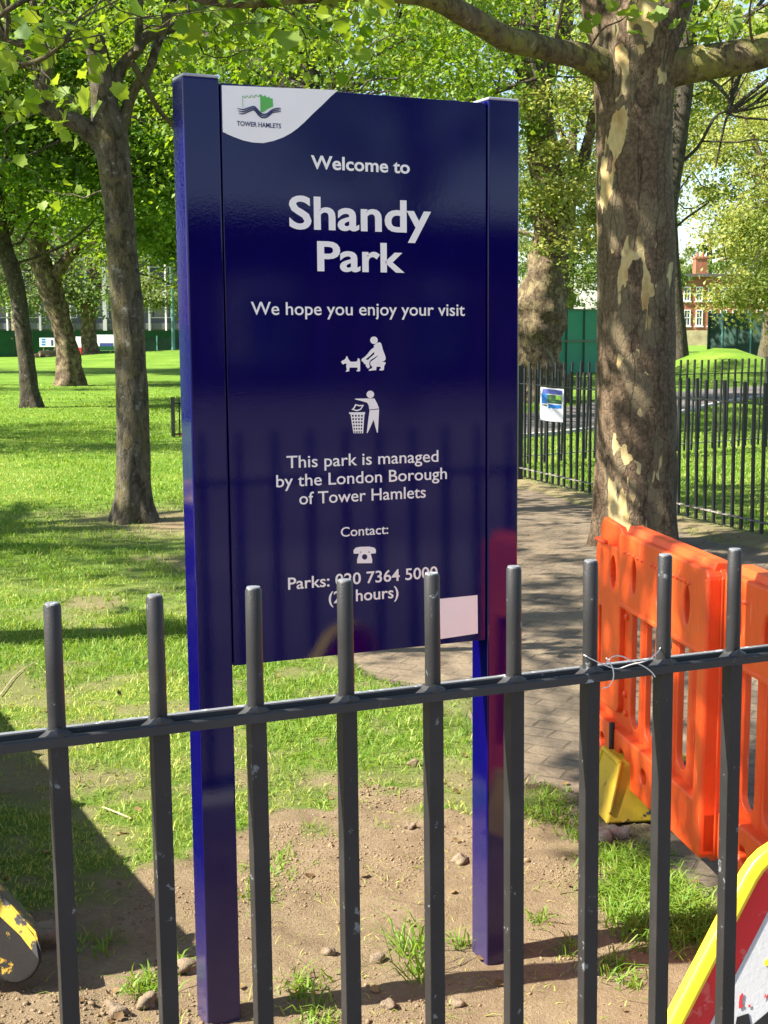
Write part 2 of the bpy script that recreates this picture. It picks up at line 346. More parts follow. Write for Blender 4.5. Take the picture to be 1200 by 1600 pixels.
# ------------------------------------------------------------------ object helpers
def tag(o, label=None, cat=None, group=None, kind=None):
    if label: o['label'] = label
    if cat: o['category'] = cat
    if group: o['group'] = group
    if kind: o['kind'] = kind
    return o
def empty(name, loc, label, cat, group=None):
    o = bpy.data.objects.new(name, None); COL.objects.link(o); o.location = loc
    o.empty_display_size = 0.1
    return tag(o, label, cat, group)
def link(name, me, mat, parent=None):
    o = bpy.data.objects.new(name, me); COL.objects.link(o)
    if mat is not None:
        me.materials.clear(); me.materials.append(M[mat] if isinstance(mat, str) else mat)
    if parent is not None:
        o.parent = parent
        # geometry is written in world coordinates: undo the root's own place (and the part's, whose own place is the origin)
        p = parent
        off = Vector(p.location)
        while p.parent is not None: p = p.parent; off = off + Vector(p.location)
        o.location = -off
    return o
class MB:
    def __init__(s): s.v = []; s.f = []
    def add(s, vs, fs):
        b = len(s.v); s.v.extend([tuple(x) for x in vs]); s.f.extend([tuple(i + b for i in f) for f in fs]); return s
    def box(s, c, size, rz=0.0, rx=0.0, ry=0.0):
        m = Matrix.Rotation(rz, 3, 'Z') @ Matrix.Rotation(ry, 3, 'Y') @ Matrix.Rotation(rx, 3, 'X'); c = Vector(c)
        vs = [c + m @ Vector((sx * size[0] / 2, sy * size[1] / 2, sz * size[2] / 2)) for sx in (-1, 1) for sy in (-1, 1) for sz in (-1, 1)]
        return s.add(vs, [(0, 1, 3, 2), (4, 6, 7, 5), (0, 4, 5, 1), (2, 3, 7, 6), (0, 2, 6, 4), (1, 5, 7, 3)])
    def bar(s, a, b, w, h, up=Vector((0, 0, 1))):
        """square bar from a to b"""
        a = Vector(a); b = Vector(b); d = (b - a).normalized()
        x = d.cross(up)
        if x.length < 1e-4: x = d.cross(Vector((1, 0, 0)))
        x.normalize(); y = x.cross(d)
        vs = [p + x * sx * w / 2 + y * sy * h / 2 for p in (a, b) for sx, sy in ((-1, -1), (1, -1), (1, 1), (-1, 1))]
        return s.add(vs, [(3, 2, 1, 0), (4, 5, 6, 7), (0, 1, 5, 4), (1, 2, 6, 5), (2, 3, 7, 6), (3, 0, 4, 7)])
    def prism(s, pts, a, b):
        """profile points (vectors) swept by offset a -> b"""
        n = len(pts); a = Vector(a); b = Vector(b)
        vs = [Vector(p) + a for p in pts] + [Vector(p) + b for p in pts]
        fs = [tuple(range(n))[::-1], tuple(range(n, 2 * n))] + [(i, (i + 1) % n, n + (i + 1) % n, n + i) for i in range(n)]
        return s.add(vs, fs)
    def tube(s, pts, rad, seg=10, namp=0.0, nfreq=3.0, cap=True, seed=0.0, flare=None):
        pts = [Vector(p) for p in pts]; n = len(pts)
        if isinstance(rad, (int, float)): rad = [rad] * n
        u = None; rings = []
        for i in range(n):
            d = (pts[min(i + 1, n - 1)] - pts[max(i - 1, 0)]).normalized()
            if u is None:
                u = d.orthogonal().normalized()
            else:
                u = (u - d * u.dot(d)).normalized()
            w = d.cross(u); ring = []
            for k in range(seg):
                a = 2 * math.pi * k / seg; r = rad[i]
                if namp:
                    q = pts[i] * nfreq
                    r *= 1 + namp * (2 * float(vnoise(q.z * 1.3 + seed + math.cos(a) * 1.6, q.z * 0.7 + seed * 3 + math.sin(a) * 1.6 + 40)) - 1)
                if flare:      # root buttresses: flare = (base z, fall-off height, strength)
                    e = math.exp(-max(0, pts[i].z - flare[0]) / flare[1]); r *= 1 + flare[2] * e * (0.55 * math.sin(5 * a + seed * 2) + 0.35 * math.sin(3 * a + seed) + 0.25 * math.sin(8 * a + seed * 5))
                ring.append(pts[i] + (u * math.cos(a) + w * math.sin(a)) * r)
            rings.append(ring)
        vs = [p for r in rings for p in r]
        fs = [(i * seg + k, i * seg + (k + 1) % seg, (i + 1) * seg + (k + 1) % seg, (i + 1) * seg + k) for i in range(n - 1) for k in range(seg)]
        if cap: fs += [tuple(range(seg))[::-1], tuple((n - 1) * seg + k for k in range(seg))]
        return s.add(vs, fs)
    def build(s, name, mat, parent=None, bevel=0.0, segs=2, smooth=False, angle=35):
        me = bpy.data.meshes.new(name); me.from_pydata(s.v, [], s.f)
        bm = bmesh.new(); bm.from_mesh(me)
        bmesh.ops.recalc_face_normals(bm, faces=bm.faces)
        if bevel: bmesh.ops.bevel(bm, geom=[e for e in bm.edges if e.calc_face_angle(0) > R(30)], offset=bevel, segments=segs, affect='EDGES', profile=0.5, clamp_overlap=True)
        if smooth:
            for f in bm.faces: f.smooth = True
            for e in bm.edges:
                if e.calc_face_angle(0) > R(angle): e.smooth = False
        bm.to_mesh(me); bm.free()
        return link(name, me, mat, parent)

def smooth_poly(pts, sub=5):
    """Catmull-Rom through points; entries may carry a radius in w"""
    pts = [list(p) for p in pts]; out = []
    for i in range(len(pts) - 1):
        p0 = pts[max(i - 1, 0)]; p1 = pts[i]; p2 = pts[i + 1]; p3 = pts[min(i + 2, len(pts) - 1)]
        for k in range(sub):
            t = k / sub
            out.append([0.5 * (2 * b + (c - a) * t + (2 * a - 5 * b + 4 * c - d) * t * t + (3 * b - a - 3 * c + d) * t ** 3) for a, b, c, d in zip(p0, p1, p2, p3)])
    out.append(pts[-1]); return out

def outline_mesh(name, loops, depth, bevel=0.0, res=2):
    """closed 2-D outlines (holes allowed) -> solid in the xz plane, extruded +-depth along y"""
    cu = bpy.data.curves.new(name, 'CURVE'); cu.dimensions = '2D'; cu.fill_mode = 'BOTH'
    cu.extrude = depth; cu.bevel_depth = bevel; cu.bevel_resolution = res
    for lp in loops:
        sp = cu.splines.new('POLY'); sp.points.add(len(lp) - 1)
        for p, q in zip(sp.points, lp): p.co = (q[0], q[1], 0, 1)
        sp.use_cyclic_u = True
    o = bpy.data.objects.new(name, cu); COL.objects.link(o)
    dg = bpy.context.evaluated_depsgraph_get(); dg.update()
    me = bpy.data.meshes.new_from_object(o.evaluated_get(dg)); bpy.data.objects.remove(o); bpy.data.curves.remove(cu)
    me.transform(Matrix.Rotation(R(90), 4, 'X')); me.name = name
    return me
def text_mesh(body, offset=0.0, spacing=1.0):
    cu = bpy.data.curves.new('lettering', 'FONT'); cu.body = body; cu.align_x = 'CENTER'; cu.offset = offset; cu.space_character = spacing
    cu.extrude = 0.001; cu.resolution_u = 4
    o = bpy.data.objects.new('lettering', cu); COL.objects.link(o)
    dg = bpy.context.evaluated_depsgraph_get(); dg.update()
    me = bpy.data.meshes.new_from_object(o.evaluated_get(dg)); bpy.data.objects.remove(o); bpy.data.curves.remove(cu)
    return me
def me_arr(me):
    a = np.empty(len(me.vertices) * 3, np.float32); me.vertices.foreach_get('co', a); return a.reshape(-1, 3)
def me_set(me, a):
    me.vertices.foreach_set('co', np.ascontiguousarray(a, np.float32).ravel()); me.update()

def fast_mesh(name, verts, faces, tint=None, attr='tint'):
    """verts (n,3); faces (m,k) array or list of such arrays"""
    me = bpy.data.meshes.new(name)
    if not isinstance(faces, list): faces = [faces]
    lv = np.concatenate([f.ravel() for f in faces]).astype(np.int32)
    lt = np.concatenate([np.full(len(f), f.shape[1], np.int32) for f in faces])
    ls = np.concatenate([[0], np.cumsum(lt)[:-1]]).astype(np.int32)
    me.vertices.add(len(verts)); me.vertices.foreach_set('co', np.ascontiguousarray(verts, np.float32).ravel())
    me.loops.add(len(lv)); me.loops.foreach_set('vertex_index', lv)
    me.polygons.add(len(lt)); me.polygons.foreach_set('loop_start', ls); me.polygons.foreach_set('loop_total', lt)
    if tint is not None:
        a = me.attributes.new(attr, 'FLOAT', 'POINT'); a.data.foreach_set('value', np.ascontiguousarray(tint, np.float32))
    me.update(calc_edges=True); me.validate(); return me

# ================================================================== SETTING
# ---- where things lie on the ground (metres)
def path_left(Y):
    Y = np.asarray(Y, float)
    a = -0.12 + (6.6 - Y) * 0.354
    return np.where(Y < 9.3, a, -1.08 + (Y - 9.3) * 0.46)
def fence_x(Y): return 2.71 - (np.asarray(Y, float) - 10.2) * 0.331
def path_mask(X, Y):
    n = (fbm(X * 2.3 + 9, Y * 2.3, 4) - 0.5) * 0.75
    l = sstep(-0.10, 0.16, X - path_left(Y) + n); r = sstep(0.05, 0.5, fence_x(Y) - X + n * 0.6)
    e = sstep(0.0, 0.6, 15.0 - Y) * sstep(2.2, 2.6, Y + 0 * X)
    return l * r * e
def soil_mask(X, Y):
    n = (fbm(X * 1.9 + 3, Y * 1.9 + 8, 5) - 0.5)
    edge = 4.42 - 0.74 * sstep(-0.28, -0.72, X)
    s = sstep(-0.16, 0.2, edge - Y + n * 1.25 + (fbm(X * 9 + 4, Y * 9, 4) - 0.5) * 0.75)
    # grass left standing beside the barrier, a worn ring at the near tree, thin turf along the paving
    s = s * (1 - 0.72 * np.exp(-(((X - 0.74) / 0.15) ** 2 + ((Y - 3.74) / 0.27) ** 2)))
    tr = np.exp(-(((X + 1.75) / 0.85) ** 2 + ((Y - 11.0) / 0.9) ** 2)) * 1.3
    tr2 = np.exp(-(((X + 1.15) / 0.5) ** 2 + ((Y - 9.2) / 0.55) ** 2)) * 0.75
    tr3 = np.exp(-(((X - 1.9) / 0.9) ** 2 + ((Y - 9.9) / 1.0) ** 2))
    fs = np.exp(-((X - fence_x(Y) + 0.1) / 0.35) ** 2) * sstep(20, 15, Y) * 0.9
    thin = sstep(0.63, 0.78, fbm(X * 1.3 + 31, Y * 1.3 + 4, 4)) * 0.75 * sstep(16, 8, Y)
    near_path = sstep(0.45, 0.0, np.abs(X - path_left(Y))) * sstep(15, 9, Y) * (0.35 + 0.8 * n)
    return np.clip(np.maximum.reduce([s, tr * (0.75 + n), tr2 * (0.7 + 1.2 * n), tr3, fs, thin, near_path]), 0, 1)
def ground_h(X, Y):
    h = 0.55 * np.exp(-(((X + 10.0) / 7.0) ** 2 + ((Y - 72) / 9.0) ** 2)) + 1.0 * np.exp(-(((X - 11.2) / 2.0) ** 2 + ((Y - 46) / 3.0) ** 2))
    s = soil_mask(X, Y)
    near = sstep(14, 7, Y)
    h = h + near * (fbm(X * 0.9, Y * 0.9, 3) - 0.5) * 0.05
    nearer = sstep(7.5, 5.0, Y) * s
    h = h + nearer * ((fbm(X * 5, Y * 5, 4) - 0.5) * 0.050 + (fbm(X * 28, Y * 28, 3) - 0.5) * 0.022 * sstep(0.35, 0.65, fbm(X * 2.2 + 7, Y * 2.2, 3)))
    # low spoil heap round the sign's feet
    h = h + 0.02 * np.exp(-(((X - 0.0) / 0.45) ** 2 + ((Y - 3.9) / 0.3) ** 2)) - 0.02 * sstep(3.3, 2.7, Y)
    return h - 0.045 * path_mask(X, Y)

def grid_axis(dense0, dense1, step, far0, far1, growth):
    a = list(np.arange(dense0, dense1, step)); s = step
    x = dense0; lo = []
    while x > far0: s *= growth; x -= s; lo.append(x)
    s = step; x = a[-1]; hi = []
    while x < far1: s *= growth; x += s; hi.append(x)
    return np.array(lo[::-1] + a + hi)
gx = grid_axis(-1.5, 1.6, 0.018, -500, 500, 1.075); gy = grid_axis(2.5, 6.0, 0.018, -60, 900, 1.05)
GX, GY = np.meshgrid(gx, gy)
GZ = ground_h(GX, GY)
nx, ny = len(gx), len(gy)
idx = np.arange(nx * ny).reshape(ny, nx)
F = np.stack([idx[:-1, :-1], idx[:-1, 1:], idx[1:, 1:], idx[1:, :-1]], -1).reshape(-1, 4)
sm = np.maximum(soil_mask(GX, GY), sstep(11, 5, GY) * (0.05 + 0.5 * sstep(0.55, 0.34, fbm(GX * 5, GY * 5, 4)))) * (GY > -1)
me = fast_mesh('ground', np.stack([GX, GY, GZ], -1).reshape(-1, 3), F, np.clip(sm, 0, 1).ravel(), 'soil')
me.polygons.foreach_set('use_smooth', np.ones(len(F), bool))
tag(link('ground', me, 'ground'), kind='structure')

# block-paved path: a sheet just under the turf, the earth thins out over it
px_, py_ = np.meshgrid(np.linspace(-2.6, 5.2, 160), np.linspace(2.3, 15.4, 260))
keep = (px_ > path_left(py_) - 0.6) & (px_ < fence_x(py_) + 0.1)
pz = -0.017 + (fbm(px_ * 1.6, py_ * 1.6, 3) - 0.5) * 0.022
idx = np.arange(px_.size).reshape(px_.shape)
F = np.stack([idx[:-1, :-1], idx[:-1, 1:], idx[1:, 1:], idx[1:, :-1]], -1).reshape(-1, 4)
F = F[keep.ravel()[F].all(1)]
me = fast_mesh('brick_path', np.stack([px_, py_, pz], -1).reshape(-1, 3), F)
me.polygons.foreach_set('use_smooth', np.ones(len(F), bool))
tag(link('brick_path', me, 'paving'), kind='structure')

# asphalt walk crossing the lawn beyond the railings
ctr = [gnd(520, 690), gnd(600, 683), gnd(720, 677), gnd(815, 668), gnd(930, 650), gnd(1070, 624), gnd(1200, 611), gnd(1420, 596)]
c2 = smooth_poly([(p.x, p.y) for p in ctr], 8)
def strip(name, c2, o0, o1, z, mat, thick=None):
    mb = MB(); L_, R_ = [], []
    for i, p in enumerate(c2):
        a = c2[max(i - 1, 0)]; b = c2[min(i + 1, len(c2) - 1)]; d = Vector((b[0] - a[0], b[1] - a[1])).normalized(); n = Vector((-d.y, d.x))
        for lst, o in ((L_, o0), (R_, o1)):
            q = Vector(p[:2]) + n * o; lst.append((q.x, q.y, float(ground_h(q.x, q.y)) * 0.2 + z))
    k = len(c2); vs = L_ + R_; fs = [(i, i + 1, k + i + 1, k + i) for i in range(k - 1)]
    if thick:
        vs += [(x, y, zz - thick) for x, y, zz in vs]
        fs += [(2 * k + i, 2 * k + i + 1, i + 1, i) for i in range(k - 1)] + [(k + i, k + i + 1, 3 * k + i + 1, 3 * k + i) for i in range(k - 1)]
    mb.add(vs, fs); return tag(mb.build(name, mat), kind='structure')
strip('asphalt_path', c2, -1.15, 1.15, 0.045, 'asphalt', 0.1)
strip('path_edging', c2, -1.24, -1.152, 0.055, 'kerb', 0.1)

# street pavement and road behind the camera, seen only as reflections in the sign
FA = 0.4272; FE = Vector((math.cos(FA), math.sin(FA), 0)); FN = Vector((-math.sin(FA), math.cos(FA), 0))
F0 = Vector((-0.3711, 1.533, 0))
def quadsheet(name, a, b, n0, n1, z, mat):
    vs = [F0 + FE * s + FN * n + Vector((0, 0, z)) for s, n in ((a, n0), (b, n0), (b, n1), (a, n1))]
    return tag(MB().add(vs, [(0, 1, 2, 3)]).build(name, mat), kind='structure')
quadsheet('pavement', -40, 60, -15.0, -0.12, 0.06, 'pavement')
mb = MB(); a = F0 + FE * -40; b = F0 + FE * 60
mb.bar(a - FN * 15.08 + Vector((0, 0, 0.02)), b - FN * 15.08 + Vector((0, 0, 0.02)), 0.15, 0.1); tag(mb.build('kerb', 'kerb'), kind='structure')
quadsheet('road', -40, 60, -26.0, -15.16, 0.03, 'asphalt')
# low stone plinth the front railing stands on
mb = MB(); mb.bar(F0 - FE * 6 + Vector((0, 0, 0.02)), F0 + FE * 8 + Vector((0, 0, 0.02)), 0.22, 0.12); tag(mb.build('plinth', 'kerb', bevel=0.01), kind='structure')

# ================================================================== THE SIGN
SA = 0.4305; SE = Vector((math.cos(SA), math.sin(SA), 0)); SN = Vector((-math.sin(SA), math.cos(SA), 0))
S0 = Vector((-0.4041, 2.8852, 0)); W1, W2, W3 = 0.0789, 0.6967, 0.7784
ZT, ZB, LEAN = 2.0083, 0.788, 0.0091; DEP = 0.0768
def sp(s, z, d=0.0): return S0 + SE * (s + LEAN * (ZT - z)) + SN * d + Vector((0, 0, z))
def on_sign(px, py):
    d = ray(px, py); o = Vector((0, 0, CAMZ)) - S0
    t = -o.dot(SN) / d.dot(SN); p = o + d * t
    return p.dot(SE) - LEAN * (ZT - p.z), p.z
def to_sign(me, d=0.0):
    """mesh given with x = s, z = z, y = depth -> world place on the sign"""
    a = me_arr(me).astype(float); s, y, z = a[:, 0].copy(), a[:, 1].copy(), a[:, 2].copy()
    out = np.array(S0)[None] + np.outer(s + LEAN * (ZT - z), np.array(SE)) + np.outer(y + d, np.array(SN)); out[:, 2] += z
    me_set(me, out); return me
sign = empty('park_sign', (S0 + SE * 0.39).to_tuple(), 'tall navy blue welcome sign on two square posts with white lettering', 'park sign')
for s0, s1 in ((0.0, W1 - 0.0015), (W2 + 0.0015, W3)):
    mb = MB(); prof = [sp(s0, -0.35), sp(s1, -0.35), sp(s1, -0.35, DEP), sp(s0, -0.35, DEP)]
    top = [sp(s0, ZT), sp(s1, ZT), sp(s1, ZT, DEP), sp(s0, ZT, DEP)]
    mb.add(prof + top, [(3, 2, 1, 0), (4, 5, 6, 7), (0, 1, 5, 4), (1, 2, 6, 5), (2, 3, 7, 6), (3, 0, 4, 7)])
    po = mb.build('post', 'sign', sign, bevel=0.004, segs=3)
    mb = MB(); mb.box(sp((s0 + s1) / 2, ZT + 0.003, DEP / 2), (s1 - s0 - 0.002, DEP - 0.002, 0.006), SA)
    mb.build('cap', 'cap', po, bevel=0.002)
mb = MB(); g = 0.0015
c = [(W1 + g, ZB), (W2 - g, ZB), (W2 - g, ZT - 0.008), (W1 + g, ZT - 0.008)]
mb.add([sp(s, z, 0.003) for s, z in c] + [sp(s, z, 0.045) for s, z in c], [(3, 2, 1, 0), (4, 5, 6, 7), (0, 1, 5, 4), (1, 2, 6, 5), (2, 3, 7, 6), (3, 0, 4, 7)])
panel = mb.build('panel', 'sign', sign, bevel=0.0015)
FRONT = 0.003 - 0.0006           # vinyl sits 0.6 mm proud of the panel

def vinyl(name, loops, mat, lift=0.0, bev=0.0):
    me = outline_mesh(name, loops, 0.0004, bev); to_sign(me, FRONT - lift)
    return link(name, me, mat, panel)
def line(text, xl, xr, ybase, ycap, bold, name='lettering', mat='white', lift=0.0, sp_=1.0):
    """xl,xr: ends of the line; ybase/ycap: baseline and cap height measured on the sign at the middle"""
    xm = (xl + xr) / 2
    s0, z0 = on_sign(xm, ybase); _, z1 = on_sign(xm, ycap); sl, _ = on_sign(xl, ybase); sr, _ = on_sign(xr, ybase)
    me = text_mesh(text, bold, sp_); a = me_arr(me)
    ref = text_mesh('T', bold); caph = me_arr(ref)[:, 1].max(); bpy.data.meshes.remove(ref)
    w = a[:, 0].max() - a[:, 0].min(); mid = (a[:, 0].max() + a[:, 0].min()) / 2
    kx = (sr - sl) / w; kz = (z1 - z0) / caph
    b = np.stack([(sl + sr) / 2 + (a[:, 0] - mid) * kx, -a[:, 2] * 0.4, z0 + a[:, 1] * kz], -1)
    me_set(me, b); to_sign(me, FRONT - lift); link(name, me, mat, panel)
line('Welcome to', 486.7, 641, 266.8, 246.5, 0.020)
line('Shandy', 452.7, 674.3, 359.5, 310, 0.022)
line('Park', 496.7, 632.7, 423.5, 378.5, 0.022)
line('We hope you enjoy your visit', 393, 727, 492.5, 473, 0.006)
line('This park is managed', 448.3, 685.7, 726.5, 708, 0.005)
line('by the London Borough', 432.3, 699, 755, 736.5, 0.005)
line('of Tower Hamlets', 468.3, 666, 783, 764.5, 0.005)
line('Contact:', 533.3, 607.3, 836.5, 822, 0.005)
line('Parks: 020 7364 5000', 450.7, 684.5, 912, 894, 0.010)
line('(24 hours)', 514.3, 623.3, 938.5, 920.5, 0.010)
# council badge: white corner patch, castle, waves, name
tl = on_sign(346.6, 126.5)
patch = [(347, 127), (529, 140.5), (518, 150), (505, 163), (490, 177), (476, 191), (466, 200), (455, 208), (443, 214.5), (428, 220), (412, 223.3), (396, 222.5), (380, 219), (364, 213), (349.5, 206)]
pp = [on_sign(*p) for p in patch]; pp[0] = (W1 + 0.004, ZT - 0.013)
pp[-1] = (W1 + 0.004, pp[-1][1])
vinyl('badge_patch', [pp], 'white')
def q4(x, y): return on_sign(260 + x / 4, 90 + y / 4)
castle = [(590, 340), (588, 232), (596, 230), (600, 240), (610, 242), (614, 236), (622, 238), (626, 248), (634, 250), (638, 244), (646, 247), (650, 256), (656, 256), (660, 252), (665, 256), (669, 305), (640, 318), (615, 335), (600, 342)]
vinyl('badge_castle', [[q4(*p) for p in castle]], 'logo_green', 0.0009)
def ribbon(pts, w0, w1):
    pts = smooth_poly(pts, 6); a, b = [], []
    for i, p in enumerate(pts):
        t = i / (len(pts) - 1); w = (w0 + (w1 - w0) * t) * min(1, 6 * t + 0.25, 6 * (1 - t) + 0.25)
        q0 = pts[max(i - 1, 0)]; q1 = pts[min(i + 1, len(pts) - 1)]; d = Vector((q1[0] - q0[0], q1[1] - q0[1])).normalized()
        a.append((p[0] - d.y * w, p[1] + d.x * w)); b.append((p[0] + d.y * w, p[1] - d.x * w))
    return a + b[::-1]
crest = [(478, 305), (477, 240), (482, 238), (486, 246), (496, 248), (500, 238), (508, 237), (513, 247), (523, 248), (528, 236), (536, 235), (541, 245), (551, 246), (556, 234), (566, 232), (570, 241), (580, 240), (583, 232), (588, 230)]
vinyl('badge_castle_outline', [[q4(*p) for p in crest] + [q4(x + 1.5, y + 4) for x, y in crest[::-1]]], 'logo_green', 0.0010)
for k in range(4):
    o = k * 15
    r = ribbon([(444 + k * 5, 316 + o), (480, 324 + o * 0.9), (520, 312 + o * 0.75), (550, 306 + o * 0.7), (575, 330 + o * 0.85), (600, 352 + o * 0.75), (630, 350 + o * 0.7), (665, 325 + o * 0.65), (700, 316 + o * 0.6 + k * 2), (718, 318 + o * 0.62)], 4.2, 3.6)
    if k < 3: vinyl('badge_wave', [[q4(*p) for p in r]], 'ink', 0.0012)
line('TOWER HAMLETS', 370.8, 439.5, 198.3, 191.0, 0.012, 'badge_name', 'ink', 0.0007)

# pictograms traced from the sign
def q6(x, y): return on_sign(480 + x / 6, 500 + y / 6)
def circ(cx, cy, r, n=20): return [(cx + r * math.cos(2 * math.pi * k / n), cy + r * math.sin(2 * math.pi * k / n)) for k in range(n)]
dog = [(322, 392), (332, 382), (356, 370), (368, 356), (372, 338), (382, 344), (386, 360), (398, 378), (408, 390), (430, 392), (466, 390), (476, 378), (478, 362), (488, 358), (497, 372), (500, 400), (500, 462), (498, 480), (470, 482), (466, 474), (478, 464), (474, 446), (404, 446), (398, 458), (398, 480), (366, 486), (366, 478), (376, 470), (370, 430), (376, 412), (352, 408), (342, 418), (330, 408)]
body = [(628, 238), (660, 214), (684, 208), (698, 222), (714, 280), (736, 340), (740, 366), (728, 382), (690, 398), (664, 412), (664, 402), (712, 392), (738, 396), (738, 410), (726, 430), (722, 468), (704, 474), (680, 472), (682, 460), (694, 456), (692, 438), (654, 438), (650, 470), (582, 476), (584, 464), (612, 452), (614, 436), (598, 424), (594, 402), (604, 388), (640, 362), (664, 340), (668, 330), (640, 350), (600, 374), (590, 392), (584, 408), (592, 440), (574, 456), (556, 436), (552, 414), (538, 412), (532, 396), (514, 384), (516, 364), (538, 350), (560, 330), (604, 276), (632, 256)]
arm_gap = [(552, 368), (590, 338), (634, 296), (632, 322), (590, 358), (578, 372), (562, 374)]
vinyl('dog_pictogram', [[q6(*p) for p in dog]], 'white')
vinyl('scooping_pictogram', [[q6(*p) for p in body], [q6(*p) for p in arm_gap[::-1]]], 'white')
vinyl('scooping_pictogram_head', [[q6(*p) for p in circ(630, 190, 35)]], 'white')
tid = [(452, 738), (560, 736), (634, 736), (656, 776), (678, 830), (586, 840), (582, 806), (568, 776), (500, 756), (452, 744)]
legs = [(590, 846), (678, 838), (672, 940), (666, 1056), (658, 1056), (626, 936), (570, 1060), (562, 1060), (574, 960)]
paper = [(456, 788), (492, 798), (536, 796), (508, 842), (470, 856), (418, 840), (436, 826)]
paper_in = [(462, 800), (492, 810), (520, 808), (500, 834), (468, 844), (440, 836), (450, 826)]
vinyl('litter_pictogram', [[q6(*p) for p in tid]], 'white'); vinyl('litter_pictogram_legs', [[q6(*p) for p in legs]], 'white')
vinyl('litter_pictogram_head', [[q6(*p) for p in circ(596, 698, 35)]], 'white')
vinyl('litter_pictogram_paper', [[q6(*p) for p in paper], [q6(*p) for p in paper_in[::-1]]], 'white')
basket = [[q6(*p) for p in [(396, 866), (546, 864), (546, 880), (540, 884), (528, 1062), (438, 1062), (410, 884), (398, 880)]]]
for r in range(6):
    y = 890 + r * 30.5; lx = 416 + (y - 884) * 0.150; rx = 532 - (y - 884) * 0.062; w = (rx - lx) / 4
    for k in range(4):
        x = lx + k * w; basket.append([q6(*p) for p in [(x + w * 0.18, y), (x + w * 0.2, y + 17), (x + w * 0.82, y + 17), (x + w * 0.8, y)]])
vinyl('basket_pictogram', basket, 'white')
def q3(x, y): return on_sign(400 + x / 3, 680 + y / 3)
hand = [(460, 556), (459, 540), (470, 528), (490, 524), (534, 523), (556, 528), (564, 538), (563, 554), (540, 556), (534, 546), (490, 547), (486, 556)]
base = [(486, 552), (496, 550), (498, 544), (526, 543), (528, 550), (538, 552), (546, 582), (546, 600), (476, 601), (476, 584)]
vinyl('telephone_handset', [[q3(*p) for p in hand]], 'white'); vinyl('telephone_body', [[q3(*p) for p in base], [q3(*p) for p in circ(511, 571, 13)[::-1]]], 'white', 0.0003)
# plain sticker
vinyl('sticker', [[on_sign(*p) for p in ((687.3, 936), (746.7, 930), (747.3, 990), (687.3, 999))]], 'white')

# ================================================================== FRONT RAILING
FS, FT, FRZ, FL = 0.1183, 1.1977, 1.0377, 0.0128
rail = empty('railing', tuple(F0), 'dark grey iron railing of round topped bars closest to the viewer', 'railing')
def fpt(s, z, n=0.0): return F0 + FE * (s + FL * (FT - z)) + FN * n + Vector((0, 0, z))
RB, RTOP = FRZ, FRZ + 0.0145     # underside and top of the channel rail
for k in range(-6, 24):
    s = k * FS + rnd.uniform(-0.001, 0.001); j = rnd.uniform(-0.003, 0.003)
    mb = MB()
    ring = [fpt(s, RB + 0.004), fpt(s + j * 0.2, FT - 0.003), fpt(s + j * 0.2, FT)]
    mb.tube([RB and fpt(s, RB + 0.004), fpt(s, 1.12), fpt(s + j * 0.2, FT - 0.0022), fpt(s + j * 0.2, FT)], [0.0101, 0.0100, 0.0099, 0.0084], 20)
    c0 = fpt(s, 0.02); c1 = fpt(s, RB - 0.0005)
    vs = [c + FE * a * 0.0098 + FN * b * 0.0098 for c in (c0, c1) for a, b in ((-1, -1), (1, -1), (1, 1), (-1, 1))]
    mb.add(vs, [(3, 2, 1, 0), (4, 5, 6, 7), (0, 1, 5, 4), (1, 2, 6, 5), (2, 3, 7, 6), (3, 0, 4, 7)])
    b = mb.build('bar', 'iron', rail, smooth=True, angle=40)
    mb = MB(); cc = fpt(s + j * 0.2, FT + 0.0005); mb.tube([cc - Vector((0, 0, 0.002)), cc + Vector((0, 0, 0.0012)), cc + Vector((0, 0, 0.0016))], [0.0088, 0.0080, 0.005], 16); mb.build('bar_end', 'pale_top', b, smooth=True)
mb = MB(); A, B = -7 * FS, 24 * FS
def rprof(pts, a=A, b=B): mb.prism([fpt(0, FT, 0) * 0 + FN * n + Vector((0, 0, z)) for n, z in pts], F0 + FE * a, F0 + FE * b)
rprof([(-0.0195, RB), (0.0195, RB), (0.0195, RB + 0.0135), (0.0065, RB + 0.0140), (0.0055, RB + 0.006), (-0.0115, RB + 0.006), (-0.0125, RB + 0.0125), (-0.0175, RB + 0.0125), (-0.0195, RB + 0.0105)])
for k in range(-6, 24):   # weld fillets where each bar passes the channel
    s = k * FS + FL * (FT - RTOP)
    pr = [(-0.026, RB + 0.004), (-0.013, RB + 0.0125), (-0.009, RB + 0.017), (0.009, RB + 0.017), (0.013, RB + 0.0125), (0.026, RB + 0.004)]
    mb.prism([FE * a + Vector((0, 0, z)) for a, z in pr], F0 + FE * s + FN * -0.0104, F0 + FE * s + FN * 0.0108)
    mb.tube([F0 + FE * (s - 0.012) - FN * 0.0125 + Vector((0, 0, RTOP - 0.004)), F0 + FE * (s - 0.003) - FN * 0.0145 + Vector((0, 0, RTOP + 0.001)), F0 + FE * (s + 0.010) - FN * 0.0135 + Vector((0, 0, RTOP - 0.003))], [0.004, 0.0062, 0.004], 8, 0.3, 200, True, k * 1.7)
rl = mb.build('rail', 'rail_paint', rail, bevel=0.0008, segs=2)
mb = MB()      # paler strip along the flat back edge of the channel
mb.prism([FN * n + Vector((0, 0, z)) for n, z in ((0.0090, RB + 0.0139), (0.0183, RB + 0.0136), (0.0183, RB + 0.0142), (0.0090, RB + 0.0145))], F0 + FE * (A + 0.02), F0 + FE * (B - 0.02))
mb.build('pale_edge', 'pale_top', rl)
